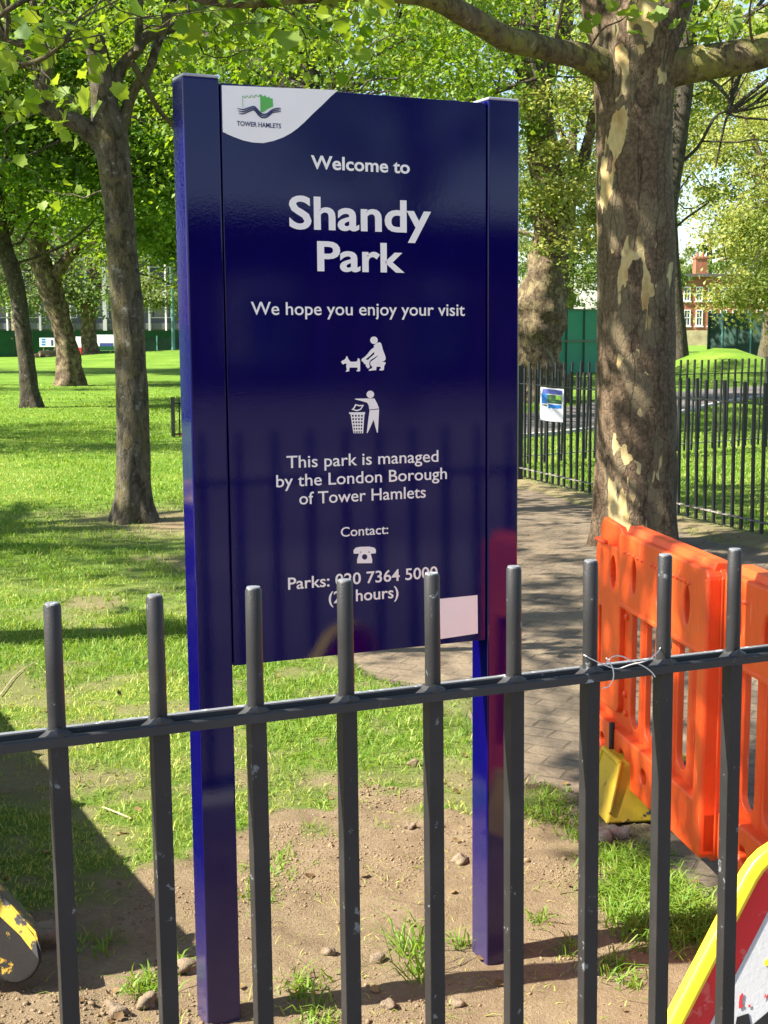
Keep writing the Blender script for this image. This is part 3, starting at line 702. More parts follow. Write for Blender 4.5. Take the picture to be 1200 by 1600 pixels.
# pale wire twisted round the seventh bar and the rail
s7 = 6 * FS + FL * (FT - RTOP); mb = MB()
def fr(s, n, z): return F0 + FE * (s7 + s) + FN * n + Vector((0, 0, RB + z))
mb.tube(smooth_poly([fr(-0.0135, -0.004, 0.035), fr(-0.006, -0.0145, 0.030), fr(0.012, -0.016, 0.021), fr(0.028, -0.022, 0.016), fr(0.05, -0.021, 0.019), fr(0.075, -0.021, 0.022), fr(0.10, -0.012, 0.030), fr(0.118, 0.004, 0.036)], 5), 0.00085, 8)
mb.tube(smooth_poly([fr(0.016, -0.013, 0.030), fr(0.020, -0.0225, 0.018), fr(0.021, -0.0235, 0.004), fr(0.014, -0.0235, -0.006), fr(0.006, -0.020, -0.009)], 5), 0.00085, 8)
mb.tube(smooth_poly([fr(0.012, -0.0165, 0.022), fr(0.026, -0.012, 0.030), fr(0.042, -0.010, 0.029), fr(0.052, -0.016, 0.024), fr(0.07, -0.022, 0.015), fr(0.082, -0.024, 0.006), fr(0.087, -0.025, -0.001)], 5), 0.00085, 8)
tag(mb.build('wire', 'wire', smooth=True), 'thin pale wire twisted round a grey bar and its rail', 'wire')

# ================================================================== ORANGE BARRIERS
BA = gnd(935, 1300); B_START = Vector((0.735, 4.62, 0)); B_DIR = Vector((0.160, -1.03, 0)).normalized(); B_N = Vector((B_DIR.y, -B_DIR.x, 0))
if B_N.x > 0: B_N = -B_N          # faces the viewer and the sun
def rrect(x0, x1, z0, z1, r, n=4):
    out = []
    for cx, cz, a0 in ((x1 - r, z1 - r, 0), (x0 + r, z1 - r, 90), (x0 + r, z0 + r, 180), (x1 - r, z0 + r, 270)):
        for k in range(n + 1):
            a = R(a0 + 90 * k / n); out.append((cx + r * math.cos(a), cz + r * math.sin(a)))
    return out
def oval(cx, cz, rx, rz, n=18): return [(cx + rx * math.cos(2 * math.pi * k / n), cz + rz * math.sin(2 * math.pi * k / n)) for k in range(n)]
BL, BH, BZ = 1.03, 0.80, 0.085
def shift(me, dx=0, dy=0, dz=0): a = me_arr(me); a += np.array((dx, dy, dz), np.float32); me_set(me, a); return me
def join_me(name, lst):
    bm = bmesh.new()
    for m in lst: bm.from_mesh(m)
    me = bpy.data.meshes.new(name); bm.to_mesh(me); bm.free(); return me
def barrier_panel(handle):
    """local frame: x along the barrier from its far end, y away from the viewer, z up; handle: with the stepped carrying end"""
    outline = [(0.0, 0.02), (0.02, 0.0), (BL - 0.02, 0.0), (BL, 0.02), (BL, BH - 0.03), (BL - 0.02, BH)]
    if handle: outline += [(0.31, BH), (0.285, BH - 0.02), (0.265, BH - 0.065), (0.24, BH - 0.07), (0.225, BH - 0.03), (0.20, BH - 0.01)]
    outline += [(0.03, BH), (0.0, BH - 0.03)]
    cs = (0.372, 0.508, 0.644, 0.780, 0.910) if handle else (0.105, 0.239, 0.372, 0.508, 0.644, 0.780, 0.910)
    x0 = 0.305 if handle else 0.008
    slots = [rrect(c - 0.043, c + 0.043, 0.175, 0.575, 0.042, 7) for c in cs]
    parts = [outline_mesh('panel', [outline] + [q[::-1] for q in slots], 0.006, 0.004)]
    parts.append(shift(outline_mesh('rib', [rrect(x0, BL - 0.005, 0.565, BH - 0.012, 0.02)] + [oval(x, 0.675, 0.030, 0.062)[::-1] for x in ((0.44, 0.66, 0.88) if handle else (0.09, 0.27, 0.44, 0.66, 0.88))], 0.014, 0.007), 0, -0.026))
    if handle: parts.append(shift(outline_mesh('rib', [rrect(0.016, 0.262, 0.20, BH - 0.075, 0.03)] + [oval(0.19, 0.645, 0.034, 0.060)[::-1], rrect(0.045, 0.085, 0.25, 0.52, 0.018)[::-1]], 0.006, 0.005), 0, -0.018))
    parts.append(shift(outline_mesh('rib', [rrect(0.006, BL - 0.006, 0.012, 0.150, 0.02)] + [oval(x, 0.085, 0.034, 0.030)[::-1] for x in (0.16, 0.36, 0.56, 0.76)], 0.014, 0.007), 0, -0.024))
    mb = MB()
    for a, b in zip(cs[:-1], cs[1:]):      # slats stand a little proud between the slots
        c = (a + b) / 2
        mb.prism([Vector((c - 0.021, -0.009, 0)), Vector((c - 0.013, -0.016, 0)), Vector((c + 0.013, -0.016, 0)), Vector((c + 0.021, -0.009, 0))], (0, 0, 0.14), (0, 0, 0.60))
    mb.prism([Vector((0, -0.040, BH - 0.045)), Vector((0, -0.018, BH + 0.014)), Vector((0, 0.024, BH + 0.014)), Vector((0, 0.030, BH - 0.05)), Vector((0, 0.0, BH - 0.05))], (x0 + 0.01, 0, 0), (BL - 0.012, 0, 0))
    mb.prism([Vector((0, -0.0505, 0.562)), Vector((0, -0.0505, 0.574)), Vector((0, -0.040, 0.582)), Vector((0, -0.03, 0.58)), Vector((0, -0.03, 0.556))], (x0 + 0.005, 0, 0), (BL - 0.008, 0, 0))
    mb.prism([Vector((BL - 0.062, -0.040, 0)), Vector((BL - 0.056, -0.049, 0)), Vector((BL - 0.004, -0.049, 0)), Vector((BL + 0.001, -0.042, 0)), Vector((BL + 0.001, 0.02, 0)), Vector((BL - 0.062, 0.0, 0))], (0, 0, 0.02), (0, 0, BH - 0.03))
    rel = mb.build('tmp', 'orange', bevel=0.004, segs=2); parts.append(rel.data.copy()); bpy.data.objects.remove(rel)
    mb = MB()
    for g0, g1 in ((0.07, 0.15), (0.36, 0.52), (0.60, 0.72), (0.78, 0.90)):
        for k in range(5):
            x = g0 + (g1 - g0) * k / 4
            mb.tube([(x, -0.036, BH - 0.062), (x, -0.047, BH - 0.062), (x, -0.053, BH - 0.062)], [0.0075, 0.007, 0.003], 8)
    if handle:
        for x, z in ((0.29, 0.52), (0.29, 0.27), (0.22, 0.50), (0.3, 0.21)): mb.tube([(x, -0.006, z), (x, -0.016, z), (x, -0.020, z)], [0.012, 0.011, 0.006], 10)
    nub = mb.build('tmp', 'orange', smooth=True); parts.append(nub.data.copy()); bpy.data.objects.remove(nub)
    me = join_me('panel', parts); me.materials.clear(); me.materials.append(M['orange'])
    me.polygons.foreach_set('use_smooth', np.zeros(len(me.polygons), bool)); return me
PANELS = [barrier_panel(True), barrier_panel(False)]
mb = MB()   # foot: flared block lying across under the panel
def footblock(mb):
    y0, y1, yc = -0.125, 0.26, -0.02
    b = [Vector((-0.11, y0, 0)), Vector((0.11, y0, 0)), Vector((0.11, y1, 0)), Vector((-0.11, y1, 0))]
    t = [Vector((-0.085, y0 + 0.05, 0.18)), Vector((0.085, y0 + 0.05, 0.18)), Vector((0.085, y1 - 0.10, 0.18)), Vector((-0.085, y1 - 0.10, 0.18))]
    mb.add(b + t, [(3, 2, 1, 0), (4, 5, 6, 7), (0, 1, 5, 4), (1, 2, 6, 5), (2, 3, 7, 6), (3, 0, 4, 7)])
    for sx in (-1, 1): mb.bar((sx * 0.104, y0 + 0.012, 0.03), (sx * 0.086, y0 + 0.05, 0.185), 0.014, 0.014)
    mb.bar((-0.088, y0 + 0.05, 0.182), (0.088, y0 + 0.05, 0.182), 0.018, 0.018)
footblock(mb); ft = mb.build('tmp', 'yellow_foot', bevel=0.008, segs=2); foot_me = ft.data.copy(); bpy.data.objects.remove(ft)
mb = MB(); mb.tube([(0.0, -0.050, 0.10), (0.0, -0.050, 0.24)], 0.009, 10)
pin = mb.build('tmp', 'black_rubber', smooth=True); pin_me = pin.data.copy(); bpy.data.objects.remove(pin)
def barrier(k, label):
    o = empty('barrier', B_START + B_DIR * (k * (BL + 0.012)) - B_N * (0.04 * k), label, 'barrier', 'orange barriers along the paving')
    o.rotation_euler.z = math.atan2(B_DIR.y, B_DIR.x) + math.pi * 0
    ps = bpy.data.objects.new('panel', PANELS[k]); COL.objects.link(ps); ps.parent = o; ps.location = (0, 0, BZ)
    for x in ((0.36,) if k == 0 else (0.85,)):
        fo = bpy.data.objects.new('foot', foot_me); COL.objects.link(fo); fo.parent = o; fo.location = (x, 0, -0.005)
        pi_ = bpy.data.objects.new('pin', pin_me); COL.objects.link(pi_); pi_.parent = o; pi_.location = (x - 0.08, 0, 0.02)
    return o
foot_me.materials.clear(); foot_me.materials.append(M['yellow_foot']); pin_me.materials.clear(); pin_me.materials.append(M['black_rubber'])
barrier(0, 'orange plastic barrier panel standing on a yellow foot beside the tree trunk')
barrier(1, 'orange plastic barrier panel cut by the right edge behind the triangular sign')

# ================================================================== TRIANGULAR ROAD SIGN
TC = at(1246, 1450, 2.32); tri = empty('road_sign', (TC.x, TC.y, 0.0), 'red and white triangular roadworks sign with a yellow rim at the lower right', 'road sign')
TA = R(6); TX = Vector((math.cos(TA), math.sin(TA), 0)); TUP = Vector((-math.sin(TA) * 0.16, math.cos(TA) * 0.16, 0.985)).normalized(); TN = TX.cross(TUP).normalized()
TAP = at(1250, 1304, 2.32)       # rounded apex
def tri_loop(inset, r, side=0.88, n=10):
    h = side * math.sqrt(3) / 2; P = [(0, 0), (-side / 2, -h), (side / 2, -h)]
    cx, cz = 0, -h * 2 / 3; k = 1 - inset / (h / 3)
    P = [(cx + (x - cx) * k, cz + (z - cz) * k) for x, z in P]; out = []
    for i in range(3):
        p = Vector(P[i]); a = (Vector(P[i - 1]) - p).normalized(); b = (Vector(P[(i + 1) % 3]) - p).normalized()
        t = r / math.tan(R(30)); c = p + (a + b).normalized() * (r / math.sin(R(30)))
        s0 = p + a * t - c; a0 = math.atan2(s0.y, s0.x); s1 = p + b * t - c; a1 = math.atan2(s1.y, s1.x); da = (a1 - a0 + math.pi) % (2 * math.pi) - math.pi
        for j in range(n + 1): out.append((c.x + r * math.cos(a0 + da * j / n), c.y + r * math.sin(a0 + da * j / n)))
    return out
OFF = 0.124   # outer loop is drawn sharp-cornered above the rounded apex
def tri_place(me, dy):
    a = me_arr(me).astype(float); o = np.array(TAP) + np.array(TUP) * OFF
    me_set(me, o[None] + np.outer(a[:, 0], np.array(TX)) + np.outer(a[:, 2], np.array(TUP)) + np.outer(-(a[:, 1] + dy), np.array(TN)) * 1.0); return me
def tri_part(name, loops, depth, bev, dy, mat, parent): return link(name, tri_place(outline_mesh(name, loops, depth, bev, 3), dy), mat, parent)
face = tri_part('face', [tri_loop(0.012, 0.110)], 0.002, 0, 0.0, 'red_face', tri)
tri_part('rim', [tri_loop(0.008, 0.115), tri_loop(0.0215, 0.1015)[::-1]], 0.010, 0.007, 0.0, 'yellow_rim', tri)
tri_part('white_field', [tri_loop(0.073, 0.045)], 0.0005, 0, -0.0028, 'white_face', face)
def tq(px, py):
    d = ray(px, py); o = Vector((0, 0, CAMZ)) - (TAP + TUP * OFF); t = -o.dot(TN) / d.dot(TN); p = o + d * t; return p.dot(TX), p.dot(TUP)
man = [(1150, 1588), (1168, 1582), (1172, 1602), (1198, 1580), (1206, 1560), (1226, 1556), (1236, 1580), (1220, 1600), (1240, 1650), (1216, 1690), (1180, 1720), (1150, 1722), (1180, 1690), (1196, 1650), (1170, 1640), (1150, 1660), (1120, 1700), (1108, 1690), (1140, 1640), (1146, 1610)]
tri_part('digging_figure', [[tq(*p) for p in man]], 0.0004, 0, -0.0044, 'black_face', face)
tri_part('digging_figure_head', [[tq(*p) for p in circ(1228, 1536, 17)]], 0.0004, 0, -0.0044, 'black_face', face)
tri_part('orange_sticker', [[tq(*p) for p in ((1192, 1502), (1206, 1490), (1214, 1500), (1206, 1508), (1194, 1508))]], 0.0004, 0, -0.0044, 'yellow_rim', face)
for st in ([(1153, 1566), (1154, 1556), (1158, 1550), (1160, 1552), (1158, 1562), (1158, 1570), (1153, 1573)], [(1153, 1573), (1160, 1569), (1160, 1571), (1154, 1575)], [(1168, 1569), (1171, 1568), (1171, 1572), (1168, 1573)], [(1192, 1560), (1194, 1551), (1196, 1556), (1198, 1551), (1199, 1560), (1197, 1555), (1196, 1560), (1194, 1555)]):
    tri_part('red_scribble', [[tq(*p) for p in st]], 0.0003, 0, -0.0048, 'red_ink', face)
mb = MB(); bt = TAP - TUP * 0.62
for sx in (-1, 1): mb.bar(TAP - TUP * 0.15 + TX * sx * 0.05 - TN * 0.02, Vector((TAP.x + sx * 0.16, TAP.y + 0.28, 0.01)), 0.022, 0.022); mb.bar(bt + TX * sx * 0.33 - TN * 0.012, Vector((bt.x + sx * 0.33, bt.y - 0.01, 0.0)), 0.025, 0.025)
mb.build('stand', 'black_rubber', tri, bevel=0.003)

# ================================================================== WORN MACHINE AT THE LEFT
mc = empty('machine', (-1.15, 3.2, 0), 'scuffed yellow and black machine end resting on shaded soil in the corner', 'machine')
mb = MB(); e0 = Vector((-1.32, 3.28, 0.46)); e1 = Vector((-0.838, 3.095, 0.062))
d = (e1 - e0).normalized(); sd = Vector((0.30, -0.94, 0.1)).normalized(); u = sd.cross(d).normalized()
if u.z < 0: u = -u
prof = [(-0.5, -0.055)]
L_ = (e1 - e0).length
pts = [(0, 0.072), (L_ - 0.02, 0.05)] + [(L_ - 0.02 + 0.058 * math.sin(R(a)), -0.01 + 0.060 * math.cos(R(a))) for a in range(10, 181, 17)] + [(L_ - 0.10, -0.085), (0, -0.11)]
mb.prism([e0 + d * a + u * b for a, b in pts], -sd * -0.055, sd * -0.055)
mb.build('arm', 'machine_black', mc, bevel=0.012, segs=3, smooth=True)
mb = MB(); mb.prism([e0 + d * a + u * b for a, b in [(0, 0.0735), (L_ - 0.03, 0.053), (L_ + 0.015, 0.036), (L_ - 0.03, 0.060), (0, 0.081)]], sd * -0.054, sd * 0.056)
mb.prism([e0 + d * a + u * b for a, b in [(0, 0.078), (L_ - 0.16, 0.066), (L_ - 0.02, 0.050), (L_ + 0.02, 0.022), (L_ - 0.05, 0.030), (L_ - 0.20, 0.024), (0, 0.02)]], sd * 0.0553, sd * 0.0575)
mb.build('flange', 'machine', mc, bevel=0.002)
mb = MB(); a = Vector((-1.24, 3.05, 0)); b = Vector((-2.55, 5.7, 0)); dd = (b - a).normalized(); nn = Vector((-dd.y, dd.x, 0))  # unseen body with skids and strut, made up to cast the soil shadow
mb.prism([a + nn * 0.0 + Vector((0, 0, 0.12)), a + nn * 0.75 + Vector((0, 0, 0.12)), a + nn * 0.85 + Vector((0, 0, 0.80)), a + Vector((0, 0, 0.80))], (0, 0, 0), dd * 2.95)
for k in range(6): mb.bar(a + dd * (0.1 + 0.54 * k) - nn * 0.02 + Vector((0, 0, 0.12)), a + dd * (0.1 + 0.54 * k) - nn * 0.02 + Vector((0, 0, 0.78)), 0.05, 0.04)
mb.build('body', 'machine', mc, bevel=0.01)
mb = MB()
for k in (0.3, 2.4): mb = MB(); mb.bar(a + dd * k + nn * 0.1 + Vector((0, 0, 0.06)), a + dd * k + nn * 0.7 + Vector((0, 0, 0.06)), 0.12, 0.14); mb.build('unseen_skid', 'black_rubber', mc, bevel=0.01)
mb = MB()
mb.bar(e0 + Vector((0, 0, -0.02)), a + dd * 0.5 + nn * 0.05 + Vector((0, 0, 0.45)), 0.09, 0.1)
mb.build('unseen_strut', 'black_rubber', mc, bevel=0.01)

# ================================================================== PARK RAILINGS BEHIND
def park_rail(A, B, label, step=0.132, H=1.13, big=18, zr=(0.12, 0.975), tall=1.13, pw=0.0205):
    A = Vector((*A, 0)); B = Vector((*B, 0)); d = (B - A).normalized(); Ln = (B - A).length
    o = empty('park_railing', A, label, 'railing', 'black railings round the enclosure')
    n = int(Ln / step)
    for k in range(n + 1):
        p = A + d * (k * step); g0 = float(ground_h(p.x, p.y)); mb = MB(); ln = rnd.uniform(-0.012, 0.012) + 0.016
        post = (k % big == 0)
        w = 0.055 if post else pw; h = H + (0.03 if post else 0) + rnd.uniform(-0.006, 0.006)
        mb.bar(p + d * -ln + Vector((0, 0, g0 - 0.1 if post else 0.035)), p + d * ln * 0.6 + Vector((0, 0, h)), w, w, FN)
        mb.build('post' if post else 'picket', 'black_iron', o)
    for i, z in enumerate(zr):
        mb = MB(); mb.bar(A + Vector((0, 0, z)), B + Vector((0, 0, z)), 0.034, 0.010); mb.build('rail', 'rail_worn' if i == 0 else 'black_iron', o)
park_rail((3.62, 7.45), (1.13, 14.97), 'black iron railing beside the paving, running back behind the plane tree')
park_rail((1.19, 15.19), (9.2, 21.6), 'black iron railing farther back, crossing in front of the asphalt walk', 0.135, 1.15, 18)
# notice tied to the railing
npx = at(863.5, 632, 12.75); no = empty('notice', npx, 'blue and white printed notice tied to the black railing', 'notice')
ne = Vector((1.39, -4.2, 0)).normalized(); ne = Vector((0.93, -0.36, 0)).normalized(); nn_ = Vector((ne.y, -ne.x, 0))
if nn_.y > 0: nn_ = -nn_
def nbox(name, x0, x1, z0, z1, dn, th, mat, parent):
    mb = MB(); vs = []
    n = 7
    for side in (0, 1):
        for i in range(n):
            t = x0 + (x1 - x0) * i / (n - 1)
            for z in (z0, z1):
                bow = 0.012 * math.sin((t + 0.5) * math.pi) + 0.004 * math.sin(z * 9)
                vs.append(npx + ne * t * 0.215 + nn_ * (bow + dn + (th if side else 0)) + Vector((0, 0, z * 0.30 - t * 0.018)))
    fs = []
    for i in range(n - 1):
        fs += [(2 * i, 2 * i + 1, 2 * i + 3, 2 * i + 2), (2 * n + 2 * i, 2 * n + 2 * i + 2, 2 * n + 2 * i + 3, 2 * n + 2 * i + 1), (2 * i, 2 * i + 2, 2 * n + 2 * i + 2, 2 * n + 2 * i), (2 * i + 1, 2 * n + 2 * i + 1, 2 * n + 2 * i + 3, 2 * i + 3)]
    mb.add(vs, fs); return mb.build(name, mat, parent)
sheet = nbox('sheet', -0.5, 0.5, -0.5, 0.5, 0.03, 0.001, 'paper', no)
nbox('printed_banner', -0.42, 0.44, 0.33, 0.46, 0.0318, 0.0006, 'dblue', sheet); nbox('printed_block', -0.45, -0.2, 0.02, 0.32, 0.0318, 0.0006, 'blue', sheet)
nbox('printed_photo', -0.18, 0.42, 0.05, 0.30, 0.0318, 0.0006, 'dgreen', sheet); nbox('printed_photo', 0.18, 0.42, 0.16, 0.30, 0.0326, 0.0004, 'lgreen', sheet)
nbox('printed_block', -0.14, 0.42, -0.28, 0.01, 0.0318, 0.0006, 'blue', sheet); nbox('printed_photo', -0.44, -0.2, -0.26, -0.02, 0.0318, 0.0006, 'dgreen', sheet)
# short low railing on the lawn by the sign
lr = gnd(271, 683); o = empty('low_railing', lr, 'short low black railing standing on the lawn beside the sign', 'railing')
for k in range(10):
    mb = MB(); p = lr + Vector((k * 0.085, k * 0.05, 0)); mb.bar(p, p + Vector((0, 0, 0.55 if k else 0.57)), 0.05 if k % 9 == 0 else 0.018, 0.05 if k % 9 == 0 else 0.018, Vector((0, 1, 0))); mb.build('post' if k % 9 == 0 else 'picket', 'black_iron', o)
for z in (0.02, 0.46): mb = MB(); mb.bar(lr + Vector((0, 0, z + 0.02)), lr + Vector((0.77, 0.45, z + 0.02)), 0.012, 0.025); mb.build('rail', 'black_iron', o)
rp = gnd(291, 682); mb = MB(); mb.tube([rp, rp + Vector((0, 0, 0.05)), rp + Vector((0, 0, 0.06)), rp + Vector((0, 0, 0.10))], [0.07, 0.065, 0.04, 0.03], 10); mb.tube([rp + Vector((-0.1, -0.02, 0.015)), rp + Vector((0.05, -0.02, 0.03))], 0.02, 8)
tag(mb.build('litter', 'red_cloth', smooth=True), 'small red object lying at the foot of the low railing', 'litter')

# ================================================================== FAR FENCES, WALLS AND BUILDINGS
def wallbox(mb, A, B, z0, z1, th):
    A = Vector(A); B = Vector(B); d = (B - A).normalized(); n = Vector((-d.y, d.x, 0)) * th / 2
    b = [A - n, B - n, B + n, A + n]
    mb.add([Vector((p.x, p.y, z0)) for p in b] + [Vector((p.x, p.y, z1)) for p in b], [(3, 2, 1, 0), (4, 5, 6, 7), (0, 1, 5, 4), (1, 2, 6, 5), (2, 3, 7, 6), (3, 0, 4, 7)])
# teal screened fence behind the plane tree
A = at(795, 590, 47).xy; B = at(1010, 580, 55).xy
A = Vector((A.x, A.y, 0)); B = Vector((B.x, B.y, 0)); o = empty('screen_fence', A, 'tall teal green mesh fence behind the plane tree trunk', 'fence')
mb = MB(); wallbox(mb, A, B, -0.1, 2.25, 0.04); mb.build('mesh_panel', 'mesh', o)
dv = (B - A)
for k in range(9):
    p = A + dv * (k / 8) + Vector((0, -0.06, 0)); mb = MB(); mb.bar(p + Vector((0, 0, -0.1)), p + Vector((0, 0, 2.33)), 0.07, 0.07, Vector((0, 1, 0))); mb.build('post', 'green_post', o)
mb = MB(); mb.bar(A + Vector((0, -0.09, 1.15)), B + Vector((0, -0.09, 1.15)), 0.05, 0.06); mb.build('rail', 'green_post', o)
mb = MB(); mb.bar(A + Vector((0, -0.09, 2.27)), B + Vector((0, -0.09, 2.27)), 0.05, 0.05); mb.build('rail', 'green_post', o)
# dark fence behind the mound
A = Vector((at(1106, 520, 72).x, 72, 0)); B = Vector((at(1290, 520, 68).x, 68, 0)); o = empty('screen_fence', A, 'dark green fence standing behind the grassy mound', 'fence')
mb = MB(); wallbox(mb, A, B, -0.1, 2.4, 0.04); mb.build('mesh_panel', 'mesh_dark', o)
for k in range(9):
    p = A + (B - A) * (k / 8) + Vector((0, -0.07, 0)); mb = MB(); mb.bar(p, p + Vector((0, 0, 2.55)), 0.07, 0.07, Vector((0, 1, 0))); mb.build('post', 'teal_post' if k % 2 else 'green_post', o)
# green hoarding at the left
HY = 84.0
A = Vector((at(-260, 540, HY - 6).x, HY - 6, 0)); B = Vector((at(330, 540, HY + 3).x, HY + 3, 0)); o = empty('hoarding', A, 'long dark green site hoarding along the far edge of the lawn', 'hoarding')
mb = MB(); wallbox(mb, A, B, -0.2, 1.48, 0.06); mb.build('board', 'hoarding', o)
for k in range(1, 20):
    p = A + (B - A) * (k / 20) + Vector((0, -0.05, 0)); mb = MB(); mb.bar(p + Vector((0, 0, -0.1)), p + Vector((0, 0, 1.47)), 0.05, 0.03, Vector((0, 1, 0))); mb.build('batten', 'green_post', o)
mb = MB(); mb.bar(A + Vector((0, 0, 1.51)), B + Vector((0, 0, 1.51)), 0.1, 0.06); mb.build('capping', 'green_post', o)
def hb(px, py): return at(px, py, HY - 2.5)
def board(name, x0, x1, y0, y1, Y, mat, label, cat, marks=(), th=0.04, shape=None):
    p0 = at(x0, y1, Y); p1 = at(x1, y0, Y); c = (p0 + p1) / 2
    o = empty(name, (c.x, Y, 0), label, cat); mb = MB(); mb.box((c.x, Y, c.z), (p1.x - p0.x, th, p1.z - p0.z)); b = mb.build('board', mat, o, bevel=0.005)
    mb = MB()
    for fx in (0.2, 0.8): mb.bar((p0.x + (p1.x - p0.x) * fx, Y + th, -0.1), (p0.x + (p1.x - p0.x) * fx, Y + th, p1.z - 0.02), 0.06, 0.04, Vector((0, 1, 0)))
    mb.build('leg', 'log', o)
    for nm, a0, a1, b0, b1, mt in marks:
        q0 = at(a0, b1, Y); q1 = at(a1, b0, Y); mb = MB(); mb.box(((q0.x + q1.x) / 2, Y - th / 2 - 0.004, (q0.z + q1.z) / 2), (q1.x - q0.x, 0.006, q1.z - q0.z)); mb.build(nm, mt, b)
    return o
board('notice_board', 62, 90, 528, 542, 80.5, 'paper', 'white board with blue lines standing before the far green hoarding', 'board', [('printed_line', 65, 71, 529 + 4 * k, 531.5 + 4 * k, 'blue') for k in range(3)] + [('printed_mark', 80, 83, 531, 540, 'dblue')])
board('banner_board', 147, 178, 523, 548, 81.5, 'paper', 'white banner on the hoarding between the far trunk and the near grey one', 'banner', [('printed_line', 156, 177, 536, 541, 'dblue'), ('green_strip', 152, 178, 541, 547.5, 'hoarding')])
board('warning_board', 118, 128, 526, 543, 79, 'paper', 'white and red warning board beside the far leaning tree', 'sign', [('red_panel', 118.5, 127.5, 543.2, 545, 'red_cloth')])
rb = at(123, 543, 78.6); mb = MB(); w = at(128.5, 543, 78.6).x - rb.x; zb = at(123, 560, 78.6).z
mb.prism([Vector((rb.x - w, 0, rb.z)), Vector((rb.x + w, 0, rb.z)), Vector((rb.x + w * 0.8, 0, zb + 0.2)), Vector((rb.x + w * 0.2, 0, max(zb, 0.0))), Vector((rb.x - w * 0.7, 0, zb + 0.25))], (0, 78.5, 0), (0, 78.62, 0))
tag(mb.build('bag', 'red_cloth', bevel=0.02), 'bright red sack hung below the warning board far off on the lawn', 'sack')
# cut logs lying before the hoarding
for k, (xa, ya, xb, yb, r) in enumerate(((53, 557, 75, 554, 0.16), (62, 552.5, 90, 551, 0.15), (72, 557, 88, 556.5, 0.13))):
    a = at(xa, ya, 72); b = at(xb, yb, 72.6); mb = MB(); pts = [a.lerp(b, t / 4) + Vector((0, 0, rnd.uniform(-0.03, 0.03))) for t in range(5)]
    for p in pts: p.z = max(p.z, r * 0.9)
    mb.tube(pts, [r * rnd.uniform(0.85, 1.1) for _ in pts], 10, 0.12, 2); tag(mb.build('log', 'log', smooth=True), ('pale cut log lying leftmost in front of the far hoarding', 'pale log on top of the pile before the far hoarding', 'short pale log at the right end of the pile before the hoarding')[k], 'log', 'cut logs before the hoarding')
# teal railing and lamp column at the far left
o = empty('mesh_fence', at(226, 548, 83), 'low teal mesh railing with posts behind the grassy rise', 'fence')
a = at(222, 548, 79); b = at(340, 548, 80); mb = MB(); wallbox(mb, (a.x, 79, 0), (b.x, 80, 0), 0.35, 1.15, 0.02); mb.build('mesh_panel', 'mesh_dark', o)
for k in range(6):
    p = Vector((a.x + (b.x - a.x) * k / 5, 78.9 + 0.2 * k, 0)); mb = MB(); mb.bar(p, p + Vector((0, 0, 1.25)), 0.06, 0.06, Vector((0, 1, 0))); mb.build('post', 'teal_post', o)
mb = MB(); p = at(271, 546, 78); mb.tube([(p.x, 78, 0), (p.x, 78, 3), (p.x, 78, 6.2)], [0.11, 0.085, 0.06], 10); mb.tube([(p.x, 78, 6.2), (p.x + 0.2, 77.6, 6.6), (p.x + 0.3, 76.9, 6.7)], [0.05, 0.045, 0.09], 8)
tag(mb.build('street_lamp', 'teal_post', smooth=True), 'slim pale teal lamp column rising behind the far grassy rise', 'lamp')
# pale modern building with columns, far left
BY = 112.0
o = empty('office_building', (at(130, 520, BY).x, BY, 0), 'pale grey building with white columns beyond the green hoarding', 'building')
xa, xb = at(-420, 500, BY).x, at(420, 500, BY).x
mb = MB(); mb.box(((xa + xb) / 2, BY + 4, 4.6), (xb - xa, 6, 9.6)); mb.build('wall', 'dark_panel', o)
for z, h in ((1.9, 0.5), (4.5, 0.35), (7.2, 0.35), (9.6, 0.5)):
    mb = MB(); mb.box(((xa + xb) / 2, BY + 0.6, z), (xb - xa, 1.0, h)); mb.build('floor_band', 'kerb' if z > 4 else 'dark_panel', o)
for k in range(34):
    x = xa + (xb - xa) * (k + 0.5) / 34; mb = MB(); mb.box((x + rnd.uniform(-.2, .2), BY - 0.05, 4.8), (rnd.choice((0.12, 0.16, 0.3)), 0.18, 9.6)); mb.build('column', rnd.choice(('frame_white', 'concrete', 'concrete')), o)
for k in range(17):
    x = xa + (xb - xa) * (k + 0.5) / 17
    for z in (3.3, 5.85, 8.4):
        f = MB().box((x, BY + 0.96, z), ((xb - xa) / 17 * 0.72, 0.06, 1.5)).build('window', 'frame_white', o); MB().box((x, BY + 0.92, z), ((xb - xa) / 17 * 0.66, 0.03, 1.38)).build('pane', 'glass', f)
# red brick building beyond the mound
BY = 150.0
o = empty('brick_building', (at(1110, 520, BY).x, BY, 0), 'red brick building with white sash windows and a chimney beyond the mound', 'building')
x0, x1 = at(1046, 500, BY).x, at(1330, 500, BY).x; zt = at(1100, 432, BY).z
mb = MB(); mb.box(((x0 + x1) / 2, BY + 5, (zt - 1.2) / 2 + 1.2), (x1 - x0, 10, zt - 1.2)); mb.build('wall', 'brick', o)
mb = MB(); mb.box(((x0 + x1) / 2, BY + 4.9, 0.7), (x1 - x0 + 0.2, 10, 1.8)); mb.build('base', 'stone', o)
mb = MB(); mb.box(((x0 + x1) / 2, BY + 4.8, zt + 0.12), (x1 - x0 + 0.5, 10.6, 0.3)); rf = mb.build('roof', 'roof', o)
ch0, ch1 = at(1094, 430, BY).x, at(1112, 430, BY).x; mb = MB(); mb.box(((ch0 + ch1) / 2, BY + 3, zt + 1.0), (ch1 - ch0, 1.6, 2.2)); mb.box(((ch0 + ch1) / 2, BY + 3, zt + 2.1), (ch1 - ch0 + 0.2, 1.8, 0.2))
